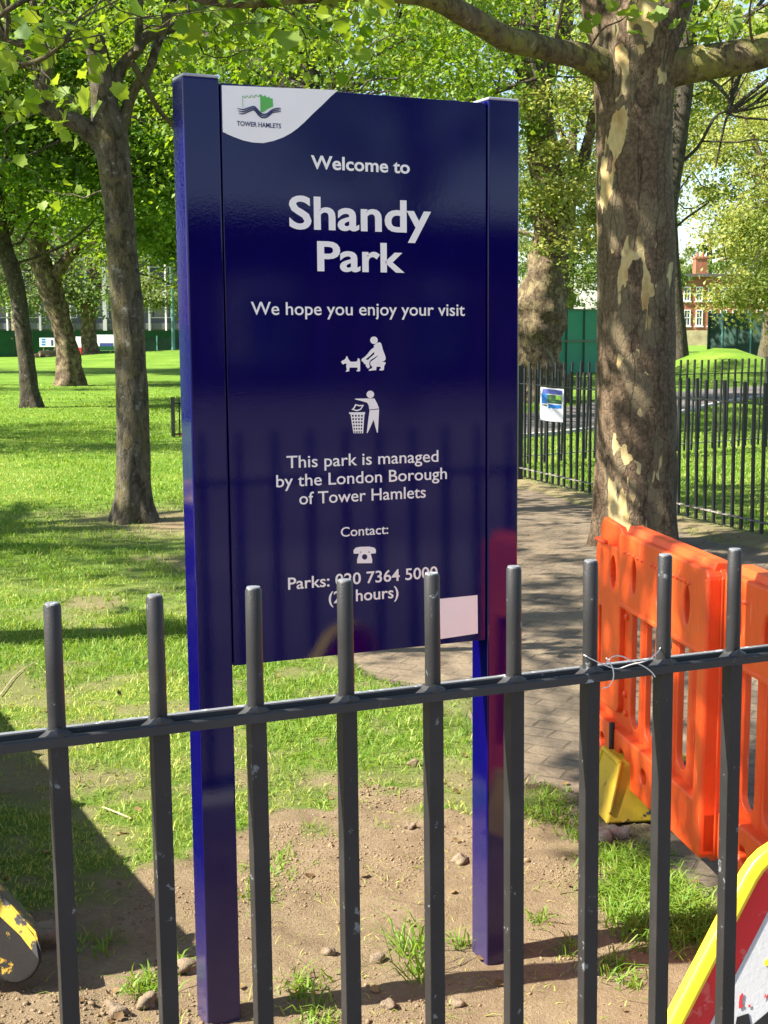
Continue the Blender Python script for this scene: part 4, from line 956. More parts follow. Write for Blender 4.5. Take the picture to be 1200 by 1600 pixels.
for dx in (-0.3, 0.3): mb.tube([((ch0 + ch1) / 2 + dx, BY + 3, zt + 2.2), ((ch0 + ch1) / 2 + dx, BY + 3, zt + 2.65)], [0.16, 0.13], 8)
mb.build('chimney', 'brick', rf)
for row, (ya, yb) in enumerate(((448, 470), (484, 509))):
    for k in range(14):
        xp = 1049.5 + 19 * k
        wl_, wr_ = at(xp, ya, BY).x, at(xp + 10.5, ya, BY).x; z1, z0 = at(xp, ya, BY).z, at(xp, yb, BY).z
        f = MB(); W_, Hh = wr_ - wl_, z1 - z0; cx = (wl_ + wr_) / 2; t = 0.085
        for c, s in (((wl_ + t / 2, z0 + Hh / 2), (t, Hh)), ((wr_ - t / 2, z0 + Hh / 2), (t, Hh)), ((cx, z0 + t / 2), (W_ - 2 * t, t)), ((cx, z1 - t / 2), (W_ - 2 * t, t)), ((cx, z0 + Hh / 2), (W_ - 2 * t, 0.07))):
            f.box((c[0], BY - 0.03, c[1]), (s[0], 0.12, s[1]))
        f.box((cx, BY - 0.02, z0 + Hh * 0.25), (0.05, 0.08, Hh * 0.5 - 0.15)); f.box((cx, BY - 0.02, z0 + Hh * 0.75), (0.05, 0.08, Hh * 0.5 - 0.15))
        fo = f.build('window', 'frame_white', o)
        MB().box((cx, BY + 0.0, z0 + Hh / 2), (W_ - 0.1, 0.02, Hh - 0.1)).build('pane', 'glass', fo); MB().box((cx, BY - 0.06, z0 - 0.08), (W_ + 0.2, 0.2, 0.12)).build('sill', 'frame_white', fo)
# brown terrace across the street behind the viewer, mirrored in the sign
o = empty('terraced_house', F0 + FE * 20 - FN * 30, 'brown brick terrace across the street mirrored in the glossy sign', 'building')
a = F0 - FE * 4 - FN * 26; b = F0 + FE * 46 - FN * 26
mb = MB(); wallbox(mb, a - FN * 4, b - FN * 4, 0, 3.9, 8.0); mb.build('wall', 'brick_dark', o)
mb = MB(); wallbox(mb, a - FN * 4, b - FN * 4, 3.9, 4.2, 8.4); mb.build('roof', 'roof', o)
for k in range(12):
    p = a + (b - a) * ((k + 0.5) / 12) + FN * 0.02
    w = MB(); w.box(p + Vector((0, 0, 1.7)), (1.4, 0.12, 1.7), FA); fo = w.build('window', 'frame_white', o); MB().box(p + FN * 0.07 + Vector((0, 0, 1.7)), (1.2, 0.04, 1.5), FA).build('pane', 'glass', fo)

# ================================================================== TREES
def leaf_template(kind):
    if kind == 'plane':      # five-lobed leaf, folded along its midrib
        half = [(0, 0), (0.18, 0.02), (0.42, 0.0), (0.42, 0.22), (0.60, 0.42), (0.43, 0.52), (0.36, 0.72), (0.19, 0.76), (0, 1.0)]
        v = [(x, y, 0.22 * x) for x, y in half]; nh = len(half)
        v += [(-x, y, 0.22 * x) for x, y in half[1:-1]]
        f1 = list(range(nh)); f2 = [0] + [nh - 1] + list(range(nh + len(half) - 3, nh - 1, -1))
        return np.array(v), [np.array([f1]), np.array([f2])]
    v = [(0, 0, 0), (0.32, 0.42, 0.12), (0, 1, -0.05), (-0.32, 0.42, 0.12)]
    return np.array(v), [np.array([[0, 1, 2], [0, 2, 3]])]
TPL = {k: leaf_template(k) for k in ('plane', 'far')}
def leaves_mesh(name, pos, size, tint, kind, flat=0.95, droop=0.35):
    tv, tf = TPL[kind]; n = len(pos); k = len(tv)
    nrm = RG.normal(size=(n, 3)) * flat; nrm[:, 2] += 1.0; nrm /= np.linalg.norm(nrm, axis=1)[:, None]
    d = RG.normal(size=(n, 3)); d[:, 2] -= droop; d -= nrm * (d * nrm).sum(1)[:, None]; d /= np.linalg.norm(d, axis=1)[:, None]
    x = np.cross(d, nrm)
    V = pos[:, None, :] + size[:, None, None] * (tv[None, :, 0, None] * x[:, None, :] + tv[None, :, 1, None] * d[:, None, :] + tv[None, :, 2, None] * nrm[:, None, :])
    faces = [(f[None] + (np.arange(n) * k)[:, None, None]).reshape(-1, f.shape[1]) for f in tf]
    return fast_mesh(name, V.reshape(-1, 3), faces, np.repeat(tint, k))
def in_ellipsoid(n, c, r, shell=0.5):
    p = RG.normal(size=(n, 3)); p /= np.linalg.norm(p, axis=1)[:, None]
    return np.array(c) + p * (RG.random(n) ** shell)[:, None] * np.array(r)
DENS = {'far': 3.3, 'plane': 1.0}; LSZ = {'far': 0.62, 'plane': 0.8}
def tree(name, label, base, trunk, crowns, leafmat, barkmat, size=0.11, kind='far', limbs=(), twig=0.5, twr=0.022, seg=14, gnarl=0.06, spread=(0.45, 0.45, 0.3), flat=0.95, group='park trees', mossy=()):
    """trunk and limbs: lists of (x, y, z, radius); crowns: (centre, radii, clumps, leaves per clump)"""
    o = empty(name, base, label, 'tree', group)
    mb = MB(); skel = []
    t = smooth_poly(trunk, 5); mb.tube([p[:3] for p in t], [p[3] for p in t], seg * 2 + 8, gnarl, 3.5, True, base[0], (0, trunk[0][3] * 1.3, 0.24))
    h = len(t); skel += [p[:3] for p in t[h // 2:]]
    for li, l in enumerate(limbs):
        q = smooth_poly(l, 5); lb = MB() if li in mossy else mb; lb.tube([p[:3] for p in q], [p[3] for p in q], seg, gnarl * 0.8, 5, True, base[1] + l[0][2]); skel += [p[:3] for p in q[2:]]
        if li in mossy: lb.build('limb', 'moss_bark', o, smooth=True, angle=60)
    P, S, T = [], [], []; tw = mb; sk = np.array(skel)
    for (c, r, nc, per) in crowns:
        if kind == 'far': nc, per = int(nc * 0.62), per * 1.45
        cl = in_ellipsoid(nc, c, r, 0.42)
        cl = cl[cl[:, 2] > 1.2]
        for q in cl:
            m = max(3, int(per * DENS.get(kind, 1) * RG.uniform(0.4, 1.6))); sg = np.array(spread) * RG.uniform(0.35, 1.15) * (0.8 if kind == 'far' else 1.0)
            p = q + RG.normal(size=(m, 3)) * sg; P.append(p); S.append(size * LSZ.get(kind, 1) * RG.uniform(0.75, 1.25) * np.clip(RG.lognormal(0, 0.32, m), 0.4, 1.9)); T.append(np.clip(RG.normal(RG.uniform(0.0, 1.0), 0.18, m), 0, 1))
            if RG.random() < twig:
                dist = np.linalg.norm(sk - q, axis=1) + np.maximum(0, sk[:, 2] - q[2]) * 0.2; s = sk[RG.integers(0, 1) + np.argmin(dist + RG.random(len(sk)) * dist.mean() * 0.6)]
                mid = (s + q) / 2 + RG.normal(size=3) * 0.12 * np.linalg.norm(q - s); mid[2] += 0.10 * np.linalg.norm(q - s)
                L_ = np.linalg.norm(q - s); r0 = min(0.09, twr * (0.4 + 0.35 * L_))
                pts = smooth_poly([list(s), list(mid), list(q), list(q + RG.normal(size=3) * sg * 0.8)], 4)
                pts = [[a + b for a, b in zip(p_, RG.normal(size=3) * 0.02 * L_ * (i > 0))] for i, p_ in enumerate(pts)]
                tw.tube(pts, [r0 * (1 - 0.9 * i / (len(pts) - 1)) for i in range(len(pts))], 5, cap=False)
    mb.build('trunk', barkmat, o, smooth=True, angle=60)
    P = np.concatenate(P); S = np.concatenate(S); T = np.concatenate(T)
    print(name, len(P))
    me = leaves_mesh('crown', P - np.array(base), S, T, kind, flat)
    cr = bpy.data.objects.new('crown', me); COL.objects.link(cr); me.materials.append(M[leafmat]); cr.parent = o
    return o
def px_line(rows, Y, dy=0.0):
    """rows of (px, py, width in photo pixels) at depth Y"""
    out = []
    for i, (x, y, w) in enumerate(rows):
        YY = Y + dy * i; p = at(x, y, YY); out.append((p.x, p.y, p.z, w * YY / FPX / 2 * 1.0))
    return out

# --- the plane tree beside the barrier
Y = 9.85; b = gnd(997, 852)
tk = px_line([(998, 858, 138), (998, 835, 133), (997, 790, 128), (996, 720, 126), (995, 600, 122), (993, 480, 120), (993, 360, 119), (991, 240, 117), (991, 150, 121), (992, 90, 126), (995, 40, 116), (998, -10, 60), (999, -30, 10)], Y)
tk[0] = (*tk[0][:2], -0.08, tk[0][3])
cx = tk[-1]
limbs = [px_line([(985, 75, 110), (957, 20, 92), (945, -40, 86), (925, -150, 78), (880, -320, 60)], Y, 0.05),
         px_line([(1010, 70, 95), (1036, 10, 86), (1056, -60, 82), (1085, -200, 70), (1100, -380, 52)], Y, 0.08),
         px_line([(985, 122, 62), (945, 104, 52), (905, 87, 40), (867, 80, 36), (832, 70, 37), (795, 62, 38), (765, 46, 36), (727, 24, 36), (690, 4, 33), (650, -8, 30), (560, -10, 24), (470, -4, 20), (400, 4, 17), (330, 2, 13), (270, -14, 9), (200, -40, 4)], Y, -0.12),
         px_line([(1010, 118, 74), (1052, 106, 58), (1100, 98, 54), (1150, 90, 52), (1205, 76, 50), (1290, 40, 46), (1400, -40, 36)], Y, -0.04)]
tree('plane_tree', 'large plane tree with flaking cream patched bark rising behind the orange barrier', (b.x, Y, 0), tk,
     [((b.x, Y + 0.3, 9.5), (4.2, 3.6, 3.6), 90, 70), ((b.x - 3.4, Y - 1.2, 6.3), (2.0, 1.6, 1.2), 40, 50), (tuple(at(560, -50, 8.3)), (1.6, 0.8, 0.30), 16, 16), (tuple(at(1120, -20, 9.5)), (1.3, 1.0, 0.35), 12, 14)],  # second clump: above the view, added to shade the trunk and paving
     'leaf_lime', 'plane', 0.10, 'plane', limbs, 0.8, 0.018, 26, 0.035, (0.3, 0.3, 0.16), group='park trees', mossy=(2, 3))
# --- slim grey tree on the left
Y = 11.0; b = gnd(207, 815)
tk = px_line([(210, 818, 86), (209, 795, 68), (209, 765, 56), (208, 700, 53), (207, 620, 49), (203, 540, 48), (196, 450, 48), (190, 380, 47), (184, 310, 46), (177, 250, 50), (170, 210, 54), (164, 165, 42), (157, 110, 36), (146, 55, 30)], Y)
tk[0] = (*tk[0][:2], -0.06, tk[0][3])
limbs = [px_line([(176, 245, 36), (150, 215, 31), (122, 192, 28), (88, 178, 24), (62, 155, 19), (72, 110, 15), (60, 40, 12), (40, -40, 9)], Y, -0.04),
         px_line([(182, 240, 30), (194, 187, 19), (208, 143, 16), (232, 110, 14), (243, 77, 13), (257, 40, 12), (272, 0, 10), (290, -60, 7)], Y, 0.03),
         px_line([(176, 150, 20), (190, 104, 18), (213, 80, 17), (230, 58, 17), (287, 36, 16), (335, 12, 13), (390, -30, 9)], Y, 0.1),
         px_line([(215, 82, 12), (217, 40, 12), (219, -30, 9)], Y, 0.05),
         px_line([(205, 95, 11), (227, 133, 9), (247, 170, 8), (274, 203, 6), (300, 250, 4)], Y, 0.06),
         px_line([(62, 155, 12), (48, 90, 10), (10, 62, 7), (-40, 60, 5)], Y, -0.05)]
tree('slim_tree', 'slim grey barked forked tree standing on the sunlit lawn left of the sign', (b.x, Y, 0), tk,
     [((-2.2, Y, 6.6), (2.6, 2.2, 2.4), 60, 60), (tuple(at(150, 10, Y - 0.3)), (1.4, 1.0, 0.40), 16, 10), (tuple(at(60, 240, Y + 0.8)), (0.6, 0.6, 0.6), 5, 8), (tuple(at(420, 60, Y + 1)), (1.0, 0.8, 0.45), 22, 16)],
     'leaf_lime', 'bark_grey', 0.085, 'plane', limbs, 0.8, 0.014, 18, 0.06, (0.26, 0.26, 0.16), group='park trees')
# --- dark leaning tree, left
Y = 27.7; b = gnd(47, 635)
tk = px_line([(50, 637, 40), (46, 615, 30), (42, 570, 26), (36, 520, 25), (28, 460, 25), (18, 420, 26), (6, 380, 24), (-4, 320, 20), (-10, 240, 16)], Y); tk[0] = (*tk[0][:2], -0.1, tk[0][3])
tree('dark_tree', 'dark slender leaning trunk leftmost on the lawn under dense green leaves', (b.x, Y, 0), tk,
     [((b.x - 0.3, Y, 7.0), (4.2, 3.6, 3.9), 210, 105), ((b.x + 2.6, Y - 1, 4.6), (2.2, 2.0, 1.5), 60, 95)], 'leaf_green', 'bark_dark', 0.15, 'far', (), 0.45, 0.02, 12, 0.06, (0.6, 0.6, 0.38))
# --- stout leaning plane, left
Y = 39.0; b = gnd(108, 602)
tk = px_line([(112, 604, 54), (111, 585, 42), (106, 550, 35), (97, 510, 31), (86, 470, 33), (73, 435, 34), (62, 400, 30), (58, 340, 26), (52, 260, 20)], Y); tk[0] = (*tk[0][:2], -0.1, tk[0][3])
tree('stout_tree', 'stout leaning plane trunk with a patchy base in the middle of the left lawn', (b.x, Y, 0), tk,
     [((b.x + 1.0, Y, 8.6), (6.6, 5.0, 5.0), 300, 110), ((b.x + 3.8, Y - 2, 4.6), (3.0, 2.0, 1.4), 70, 80)], 'leaf_green', 'bark_tan', 0.18, 'far', [px_line([(80, 445, 26), (100, 410, 18), (130, 380, 12), (160, 330, 8)], Y)], 0.4, 0.02, 14, 0.14, (0.75, 0.75, 0.45))
# --- far trunk before the hoarding
Y = 72.0; b = gnd(142, 559)
tk = px_line([(143, 562, 36), (141, 545, 26), (138, 520, 24), (139, 490, 22), (146, 450, 22), (150, 400, 18), (150, 330, 14)], Y); tk[0] = (*tk[0][:2], -0.1, tk[0][3])
tree('far_tree', 'dark far trunk beside the red sack in front of the green hoarding', (b.x, Y, 0), tk, [((b.x, Y + 1, 10.5), (7.5, 5, 6.0), 130, 60), ((b.x - 1, Y - 1, 3.9), (4.8, 2, 1.7), 80, 34)], 'leaf_far', 'bark_tan', 0.26, 'far', [px_line([(138, 500, 14), (118, 460, 12), (108, 400, 9)], Y)], 0.4, 0.03, 12, 0.12, (1.0, 1.0, 0.6))
# --- gnarled giant behind the railings
Y = 30.0; b = Vector((at(842, 600, Y).x, Y, 0))
tk = px_line([(842, 628, 110), (842, 600, 92), (840, 560, 74), (844, 520, 76), (848, 480, 80), (853, 440, 72), (857, 400, 58), (858, 330, 52), (850, 250, 50), (838, 160, 46), (832, 60, 42), (836, -60, 34)], Y); tk[0] = (*tk[0][:2], -0.1, tk[0][3])
tree('gnarled_tree', 'gnarled thick plane trunk behind the black railings with pale sprays of leaves', (b.x, Y, 0), tk,
     [((b.x, Y, 10.5), (6.0, 5.0, 4.5), 150, 70), ((b.x + 0.2, Y - 0.9, 4.6), (1.1, 0.9, 2.4), 46, 40), ((b.x - 2.4, Y - 1, 7.4), (2.0, 1.6, 2.0), 50, 55), ((b.x + 2.0, Y, 6.6), (1.6, 1.6, 1.5), 24, 40)],
     'leaf_pale', 'bark_tan', 0.15, 'far', [px_line([(868, 360, 26), (890, 320, 22), (905, 270, 20), (922, 210, 16), (935, 130, 12)], Y), px_line([(845, 200, 20), (815, 120, 18), (805, 30, 16)], Y), px_line([(842, 150, 24), (880, 60, 20), (893, -40, 16)], Y)], 0.6, 0.02, 16, 0.22, (0.42, 0.42, 0.28))
# --- trees seen past the plane trunk, right
Y = 48.0; b = Vector((at(1066, 545, Y).x, Y, 0))
tk = px_line([(1066, 582, 34), (1064, 560, 26), (1060, 500, 20), (1055, 440, 19), (1050, 360, 17), (1046, 260, 14), (1050, 120, 12)], Y); tk[0] = (*tk[0][:2], -0.1, tk[0][3])
tree('lawn_tree', 'thin dark trunk half hidden behind the right edge of the plane trunk', (b.x, Y, 0), tk, [((b.x, Y, 9.6), (5.0, 4.0, 4.4), 120, 62)], 'leaf_pale', 'bark_dark', 0.2, 'far', (), 0.5, 0.02, 12, 0.08, (0.8, 0.8, 0.45))
Y = 57.0; b = Vector((at(1206, 545, Y).x, Y, 0))
tk = px_line([(1205, 570, 50), (1204, 545, 36), (1206, 510, 30), (1208, 460, 28), (1210, 380, 26), (1212, 250, 20)], Y); tk[0] = (*tk[0][:2], -0.1, tk[0][3])
tree('edge_tree', 'grey trunk at the right edge beside the dark green fence', (b.x, Y, 0), tk, [((b.x, Y, 9.5), (5.0, 4.0, 4.8), 130, 62), ((b.x - 1.6, Y - 1, 4.9), (1.6, 1.5, 1.4), 34, 45), (tuple(at(1172, 462, 52)), (1.3, 1.0, 1.1), 34, 34)], 'leaf_pale', 'bark_grey', 0.22, 'far', (), 0.5, 0.025, 12, 0.08, (0.8, 0.8, 0.45))
Y = 21.0; b = Vector((at(1060, 700, Y).x, Y, 0))
tk = px_line([(1040, 672, 44), (1034, 600, 30), (1032, 500, 26), (1036, 400, 25), (1046, 320, 25), (1056, 250, 26), (1064, 190, 26), (1072, 120, 26), (1076, 50, 25), (1080, -60, 22)], Y); tk[0] = (*tk[0][:2], -0.1, tk[0][3])
tree('shaded_tree', 'dark upright trunk showing above and right of the plane trunk', (b.x, Y, 0), tk, [((b.x + 1.4, Y, 8.2), (3.2, 3.0, 2.9), 90, 60), ((b.x + 2.2, Y, 4.6), (0.9, 1.0, 1.5), 14, 16), ((b.x - 2.0, Y, 6.0), (1.4, 1.4, 1.0), 22, 34)], 'leaf_lime', 'bark_dark', 0.11, 'far',
     [px_line([(1074, 120, 9), (1110, 125, 7), (1140, 160, 5), (1132, 195, 4), (1118, 260, 3)], Y), px_line([(1056, 260, 7), (1090, 230, 5), (1120, 180, 4), (1150, 175, 2)], Y)], 0.8, 0.016, 14, 0.07, (0.4, 0.4, 0.24))
# --- more trees standing behind the sign and at the edges
def simple_tree(name, label, x, Y, r, h, crown, mat, bark, size, lean=0.3, spread=(0.7, 0.7, 0.42), twig=0.4, kind='far', extra=()):
    tk = [(x, Y, -0.1, r * 1.5), (x + lean * 0.02, Y, 0.25, r * 1.1), (x + lean * 0.2, Y, h * 0.3, r), (x + lean * 0.5, Y + 0.1, h * 0.6, r * 0.85), (x + lean, Y + 0.2, h, r * 0.5)]
    c = [((x + lean, Y, crown[0]), crown[1], crown[2], crown[3])] + list(extra)
    lm = []
    for k in range(5):
        a = k * 1.3 + x; z = h * (0.45 + 0.1 * k); q = (x + lean * 0.5, Y, z)
        lm.append([(*q, r * 0.55), (q[0] + math.cos(a) * crown[1][0] * 0.4, q[1] + math.sin(a) * crown[1][1] * 0.4, z + 1.0, r * 0.35), (q[0] + math.cos(a) * crown[1][0] * 0.8, q[1] + math.sin(a) * crown[1][1] * 0.8, z + 1.6, r * 0.12)])
    return tree(name, label, (x, Y, 0), tk, c, mat, bark, size, kind, lm, twig, 0.02, 12, 0.06, spread)
simple_tree('plane_tree', 'yellow green tree whose trunk stands hidden behind the blue sign', -1.4, 23.0, 0.22, 7.0, (7.2, (4.6, 3.6, 3.6), 140, 62), 'leaf_lime', 'bark_dark', 0.12, extra=[((-0.4, 20.5, 5.2), (2.6, 1.6, 1.2), 50, 40)])
simple_tree('plane_tree', 'pale green tree far behind the sign, above its right half', -2.6, 38.0, 0.3, 9.0, (10.0, (5.6, 4.5, 4.8), 150, 62), 'leaf_pale', 'bark_tan', 0.17)
simple_tree('plane_tree', 'deep green tree between the slim grey trunk and the sign', -6.0, 47.0, 0.3, 9.0, (9.2, (5.0, 4.5, 5.2), 230, 80), 'leaf_lime', 'bark_dark', 0.18, extra=[((-6.4, 44, 4.0), (2.6, 2.0, 1.1), 46, 40)])
simple_tree('plane_tree', 'broad green tree filling the far left above the dark leaning trunk', -17.5, 50.0, 0.32, 9.0, (9.2, (6.5, 5.0, 5.6), 260, 80), 'leaf_green', 'bark_dark', 0.2)
simple_tree('plane_tree', 'pale yellow tree leaning in from the right over the mound', 14.2, 40.0, 0.3, 8.0, (8.0, (4.6, 4.0, 4.6), 170, 70), 'leaf_pale', 'bark_tan', 0.15, -0.6, extra=[((10.2, 39, 4.2), (1.4, 1.6, 1.5), 40, 40)])
simple_tree('plane_tree', 'tall far tree above the teal fence, left of the plane trunk', 9.0, 70.0, 0.35, 12.0, (11.5, (6.0, 5.0, 7.0), 150, 60), 'leaf_far', 'bark_tan', 0.24, extra=[((9.8, 68, 4.6), (4.5, 2.5, 2.2), 90, 40)])
simple_tree('plane_tree', 'far hazy tree above the white columned building at the left', -24.0, 92.0, 0.35, 12.0, (11.5, (8.0, 5.0, 6.0), 120, 60), 'leaf_far', 'bark_tan', 0.3)
simple_tree('plane_tree', 'far light tree over the hoarding next to the teal lamp column', -12.0, 88.0, 0.3, 12.0, (11.0, (7.0, 5.0, 6.5), 120, 60), 'leaf_far', 'bark_tan', 0.3, extra=[((-12.5, 86, 3.6), (4.5, 1.5, 1.6), 50, 26)])
q = Vector((17.5, -11.5, 0))
simple_tree('street_tree', 'street tree across the pavement mirrored as a dark shape in the sign', q.x, q.y, 0.24, 6.5, (6.6, (3.0, 3.0, 2.8), 90, 60), 'leaf_green', 'bark_dark', 0.16)
simple_tree('plane_tree', 'far leafy tree hidden behind the left half of the sign', -4.5, 78.0, 0.35, 11.0, (8.5, (8.0, 5.0, 6.5), 170, 60), 'leaf_far', 'bark_tan', 0.26)
simple_tree('plane_tree', 'far leafy tree hidden behind the right half of the sign', 6.5, 98.0, 0.35, 11.0, (8.5, (9.0, 5.0, 7.0), 170, 60), 'leaf_far', 'bark_tan', 0.3)
simple_tree('plane_tree', 'far leafy tree rising behind the roof of the red brick building', 40.0, 175.0, 0.5, 14.0, (9.5, (14.0, 6.0, 8.5), 170, 60), 'leaf_far', 'bark_tan', 0.45)
# --- tree just outside the left edge whose spray of big leaves hangs in
tk = [(-3.9, 6.2, -0.1, 0.26), (-3.9, 6.2, 0.3, 0.19), (-3.85, 6.2, 2.0, 0.17), (-3.8, 6.1, 3.6, 0.15), (-3.9, 6.1, 5.6, 0.09)]
lim = [px_line([(-560, 60, 60), (-380, 120, 42), (-200, 110, 30), (-80, 100, 20), (0, 105, 13), (60, 95, 8), (110, 60, 5)], 5.9), px_line([(-80, 100, 14), (-20, 40, 10), (40, 0, 8), (120, -30, 6)], 5.9)]
tree('overhanging_tree', 'sunlit cluster of big yellow green leaves hanging in at the top left corner', (-3.9, 6.2, 0), tk,
     [(tuple(at(0, 135, 5.9)), (0.16, 0.3, 0.13), 10, 5), (tuple(at(70, 60, 5.9)), (0.26, 0.3, 0.14), 11, 4), (tuple(at(90, 150, 5.9)), (0.12, 0.3, 0.10), 5, 3), (tuple(at(380, 0, 6.4)), (0.3, 0.3, 0.10), 7, 4), ((-5.4, 6.4, 6.0), (2.2, 2.4, 1.6), 46, 40), ((-3.3, 7.0, 5.6), (1.7, 1.7, 0.9), 64, 26), ((-4.2, 3.0, 5.6), (0.9, 1.1, 0.5), 46, 44)],  # last two clumps: unseen, added to dapple the paving and the barrier
     'leaf_lime', 'bark_grey', 0.068, 'plane', lim, 0.9, 0.006, 10, 0.05, (0.09, 0.1, 0.06), 1.0)
# --- trees left of the view that dapple the lawn
simple_tree('plane_tree', 'leafy tree just outside the left edge shading the near lawn', -9.2, 8.6, 0.26, 7.0, (6.8, (3.0, 2.8, 2.2), 70, 60), 'leaf_lime', 'bark_grey', 0.13)
simple_tree('plane_tree', 'leafy tree outside the left edge shading the middle lawn', -13.5, 17.5, 0.3, 8.0, (8.0, (3.8, 3.0, 2.8), 80, 60), 'leaf_green', 'bark_dark', 0.16)

simple_tree('plane_tree', 'broad tree out of frame at the left shading the far lawn', -21.0, 34.0, 0.3, 8.0, (8.5, (4.6, 3.4, 2.6), 90, 60), 'leaf_green', 'bark_dark', 0.2)
simple_tree('plane_tree', 'tall tree out of frame at the left shading the lawn before the hoarding', -30.0, 52.0, 0.3, 9.0, (9.0, (5.5, 3.4, 3.0), 90, 60), 'leaf_green', 'bark_dark', 0.24)

# ================================================================== GRASS, CLODS AND SMALL THINGS
def blades(n, X, Y, hgt, wid, tint, lean=0.6):
    Z = ground_h(X, Y) - 0.004
    a = RG.uniform(0, 2 * math.pi, n); b = RG.uniform(0, 2 * math.pi, n); l = np.abs(RG.normal(0, lean, n)) + 0.15
    wx, wy = np.cos(a) * wid / 2, np.sin(a) * wid / 2; dx, dy = np.cos(b) * l * hgt, np.sin(b) * l * hgt
    p = np.stack([X, Y, Z], -1)
    def off(f, h, w): return p + np.stack([dx * f + wx * w, dy * f + wy * w, hgt * h], -1)
    V = np.stack([off(0, 0, -1), off(0, 0, 1), off(0.38, 0.62, 0.8), off(0.38, 0.62, -0.8), off(1.0, 0.92 - 0.25 * np.minimum(l, 1.4), 0)], 1).reshape(-1, 3)
    k = np.arange(n)[:, None] * 5
    return V, [k + np.array([[0, 1, 2, 3]]), k + np.array([[3, 2, 4]])], np.repeat(tint, 5)
Vs, Q4, Q3, Tn = [], [], [], []; cnt = 0
def add_blades(n, X, Y, h, w, t, lean=0.6):
    global cnt
    V, (f4, f3), tt = blades(n, X, Y, h, w, t, lean); Vs.append(V); Q4.append(f4 + cnt); Q3.append(f3 + cnt); Tn.append(tt); cnt += len(V)
for y0, y1, dens, hh, ww in ((3.2, 5.0, 6500, 0.034, 0.0034), (5.0, 7.5, 4600, 0.036, 0.0042), (7.5, 11, 2100, 0.036, 0.006), (11, 17, 900, 0.038, 0.009), (17, 30, 420, 0.042, 0.013), (30, 42, 90, 0.05, 0.025)):
    x0, x1 = -0.30 * y1, 0.30 * y1; n = int((x1 - x0) * (y1 - y0) * dens)
    X = RG.uniform(x0, x1, n); Yy = RG.uniform(y0, y1, n)
    s = soil_mask(X, Yy); pm = path_mask(X, Yy); clump = fbm(X * 5, Yy * 5, 4)
    keep = (np.abs(X) < 0.292 * Yy + 0.1) & (RG.random(n) > s * 1.12) & (RG.random(n) > pm * 1.5) & (RG.random(n) < sstep(0.29, 0.50, clump) + 0.16 + 0.5 * sstep(9, 14, Yy)) & (RG.random(n) < sstep(41, 22, Yy) + 0.05) & (Yy < 41)
    X, Yy, clump = X[keep], Yy[keep], clump[keep]; n = len(X)
    dry = sstep(0.42, 0.7, fbm(X * 1.1 + 50, Yy * 1.1 + 9, 4))
    t = np.clip(RG.normal(0.16 + 0.55 * dry * sstep(24, 12, Yy) + 0.25 * (fbm(X * 7, Yy * 7, 3) - 0.5), 0.2, n) + (RG.random(n) < 0.07) * 0.5, 0, 1)
    h = hh * (0.45 + 1.0 * clump) * RG.uniform(0.6, 1.4, n) * (1 - 0.4 * dry)
    add_blades(n, X, Yy, h, ww * RG.uniform(0.6, 1.4, n), t, 1.05)
# tufts: taller grass in clumps, in the soil and along the paving
tufts = [(g[0], g[1], r, n, hh) for (px, py, r, n, hh) in ((975, 1345, 0.07, 420, 0.075), (1010, 1380, 0.08, 520, 0.09), (960, 1400, 0.06, 300, 0.075), (1060, 1420, 0.08, 480, 0.085), (1030, 1460, 0.07, 380, 0.07), (985, 1440, 0.06, 300, 0.08), (1090, 1450, 0.06, 300, 0.075), (1040, 1330, 0.05, 160, 0.05),
        (640, 1480, 0.04, 60, 0.13), (655, 1520, 0.03, 40, 0.13), (480, 1540, 0.05, 90, 0.06), (500, 1590, 0.05, 110, 0.06), (840, 1440, 0.03, 50, 0.05), (960, 1510, 0.04, 80, 0.06), (985, 1535, 0.04, 50, 0.05), (890, 1480, 0.03, 40, 0.05),
        (400, 1390, 0.06, 120, 0.04), (420, 1350, 0.07, 160, 0.04), (225, 1540, 0.04, 90, 0.06), (150, 1470, 0.06, 70, 0.06), (235, 1520, 0.04, 50, 0.05), (290, 1500, 0.03, 40, 0.05), (870, 1160, 0.10, 260, 0.05), (840, 1130, 0.09, 200, 0.05), (880, 1245, 0.09, 300, 0.055), (850, 1270, 0.08, 240, 0.05), (905, 1300, 0.05, 120, 0.05), (720, 1475, 0.02, 26, 0.08), (215, 970, 0.16, 500, 0.09), (260, 985, 0.12, 300, 0.08), (230, 1000, 0.1, 200, 0.07))
        for g in (gnd(px, py),)]
for (x, y, r, n, hh) in tufts:
    X = RG.normal(x, r * 0.6, n); Yy = RG.normal(y, r * 0.8, n); add_blades(n, X, Yy, hh * 0.75 * RG.uniform(0.4, 1.2, n), 0.0042 * RG.uniform(0.7, 1.4, n), np.clip(RG.normal(0.14, 0.16, n), 0, 1), 1.15)
n = 5200; X = RG.uniform(-1.3, 1.2, n); Yy = RG.uniform(2.9, 4.9, n); k = (RG.random(n) < soil_mask(X, Yy) * sstep(0.40, 0.62, fbm(X * 3 + 2, Yy * 3, 3)) * 0.8) & (RG.random(n) > path_mask(X, Yy))
X, Yy = X[k], Yy[k]; n = len(X); add_blades(n, X, Yy, RG.uniform(0.008, 0.022, n), 0.0030 * RG.uniform(0.6, 1.3, n), np.clip(RG.normal(0.75, 0.3, n), 0, 1), 2.2)
me = fast_mesh('grass', np.concatenate(Vs), [np.concatenate(Q4), np.concatenate(Q3)], np.concatenate(Tn)); print('grass blades', len(me.polygons) // 2)
tag(link('grass', me, 'grass'), kind='stuff')

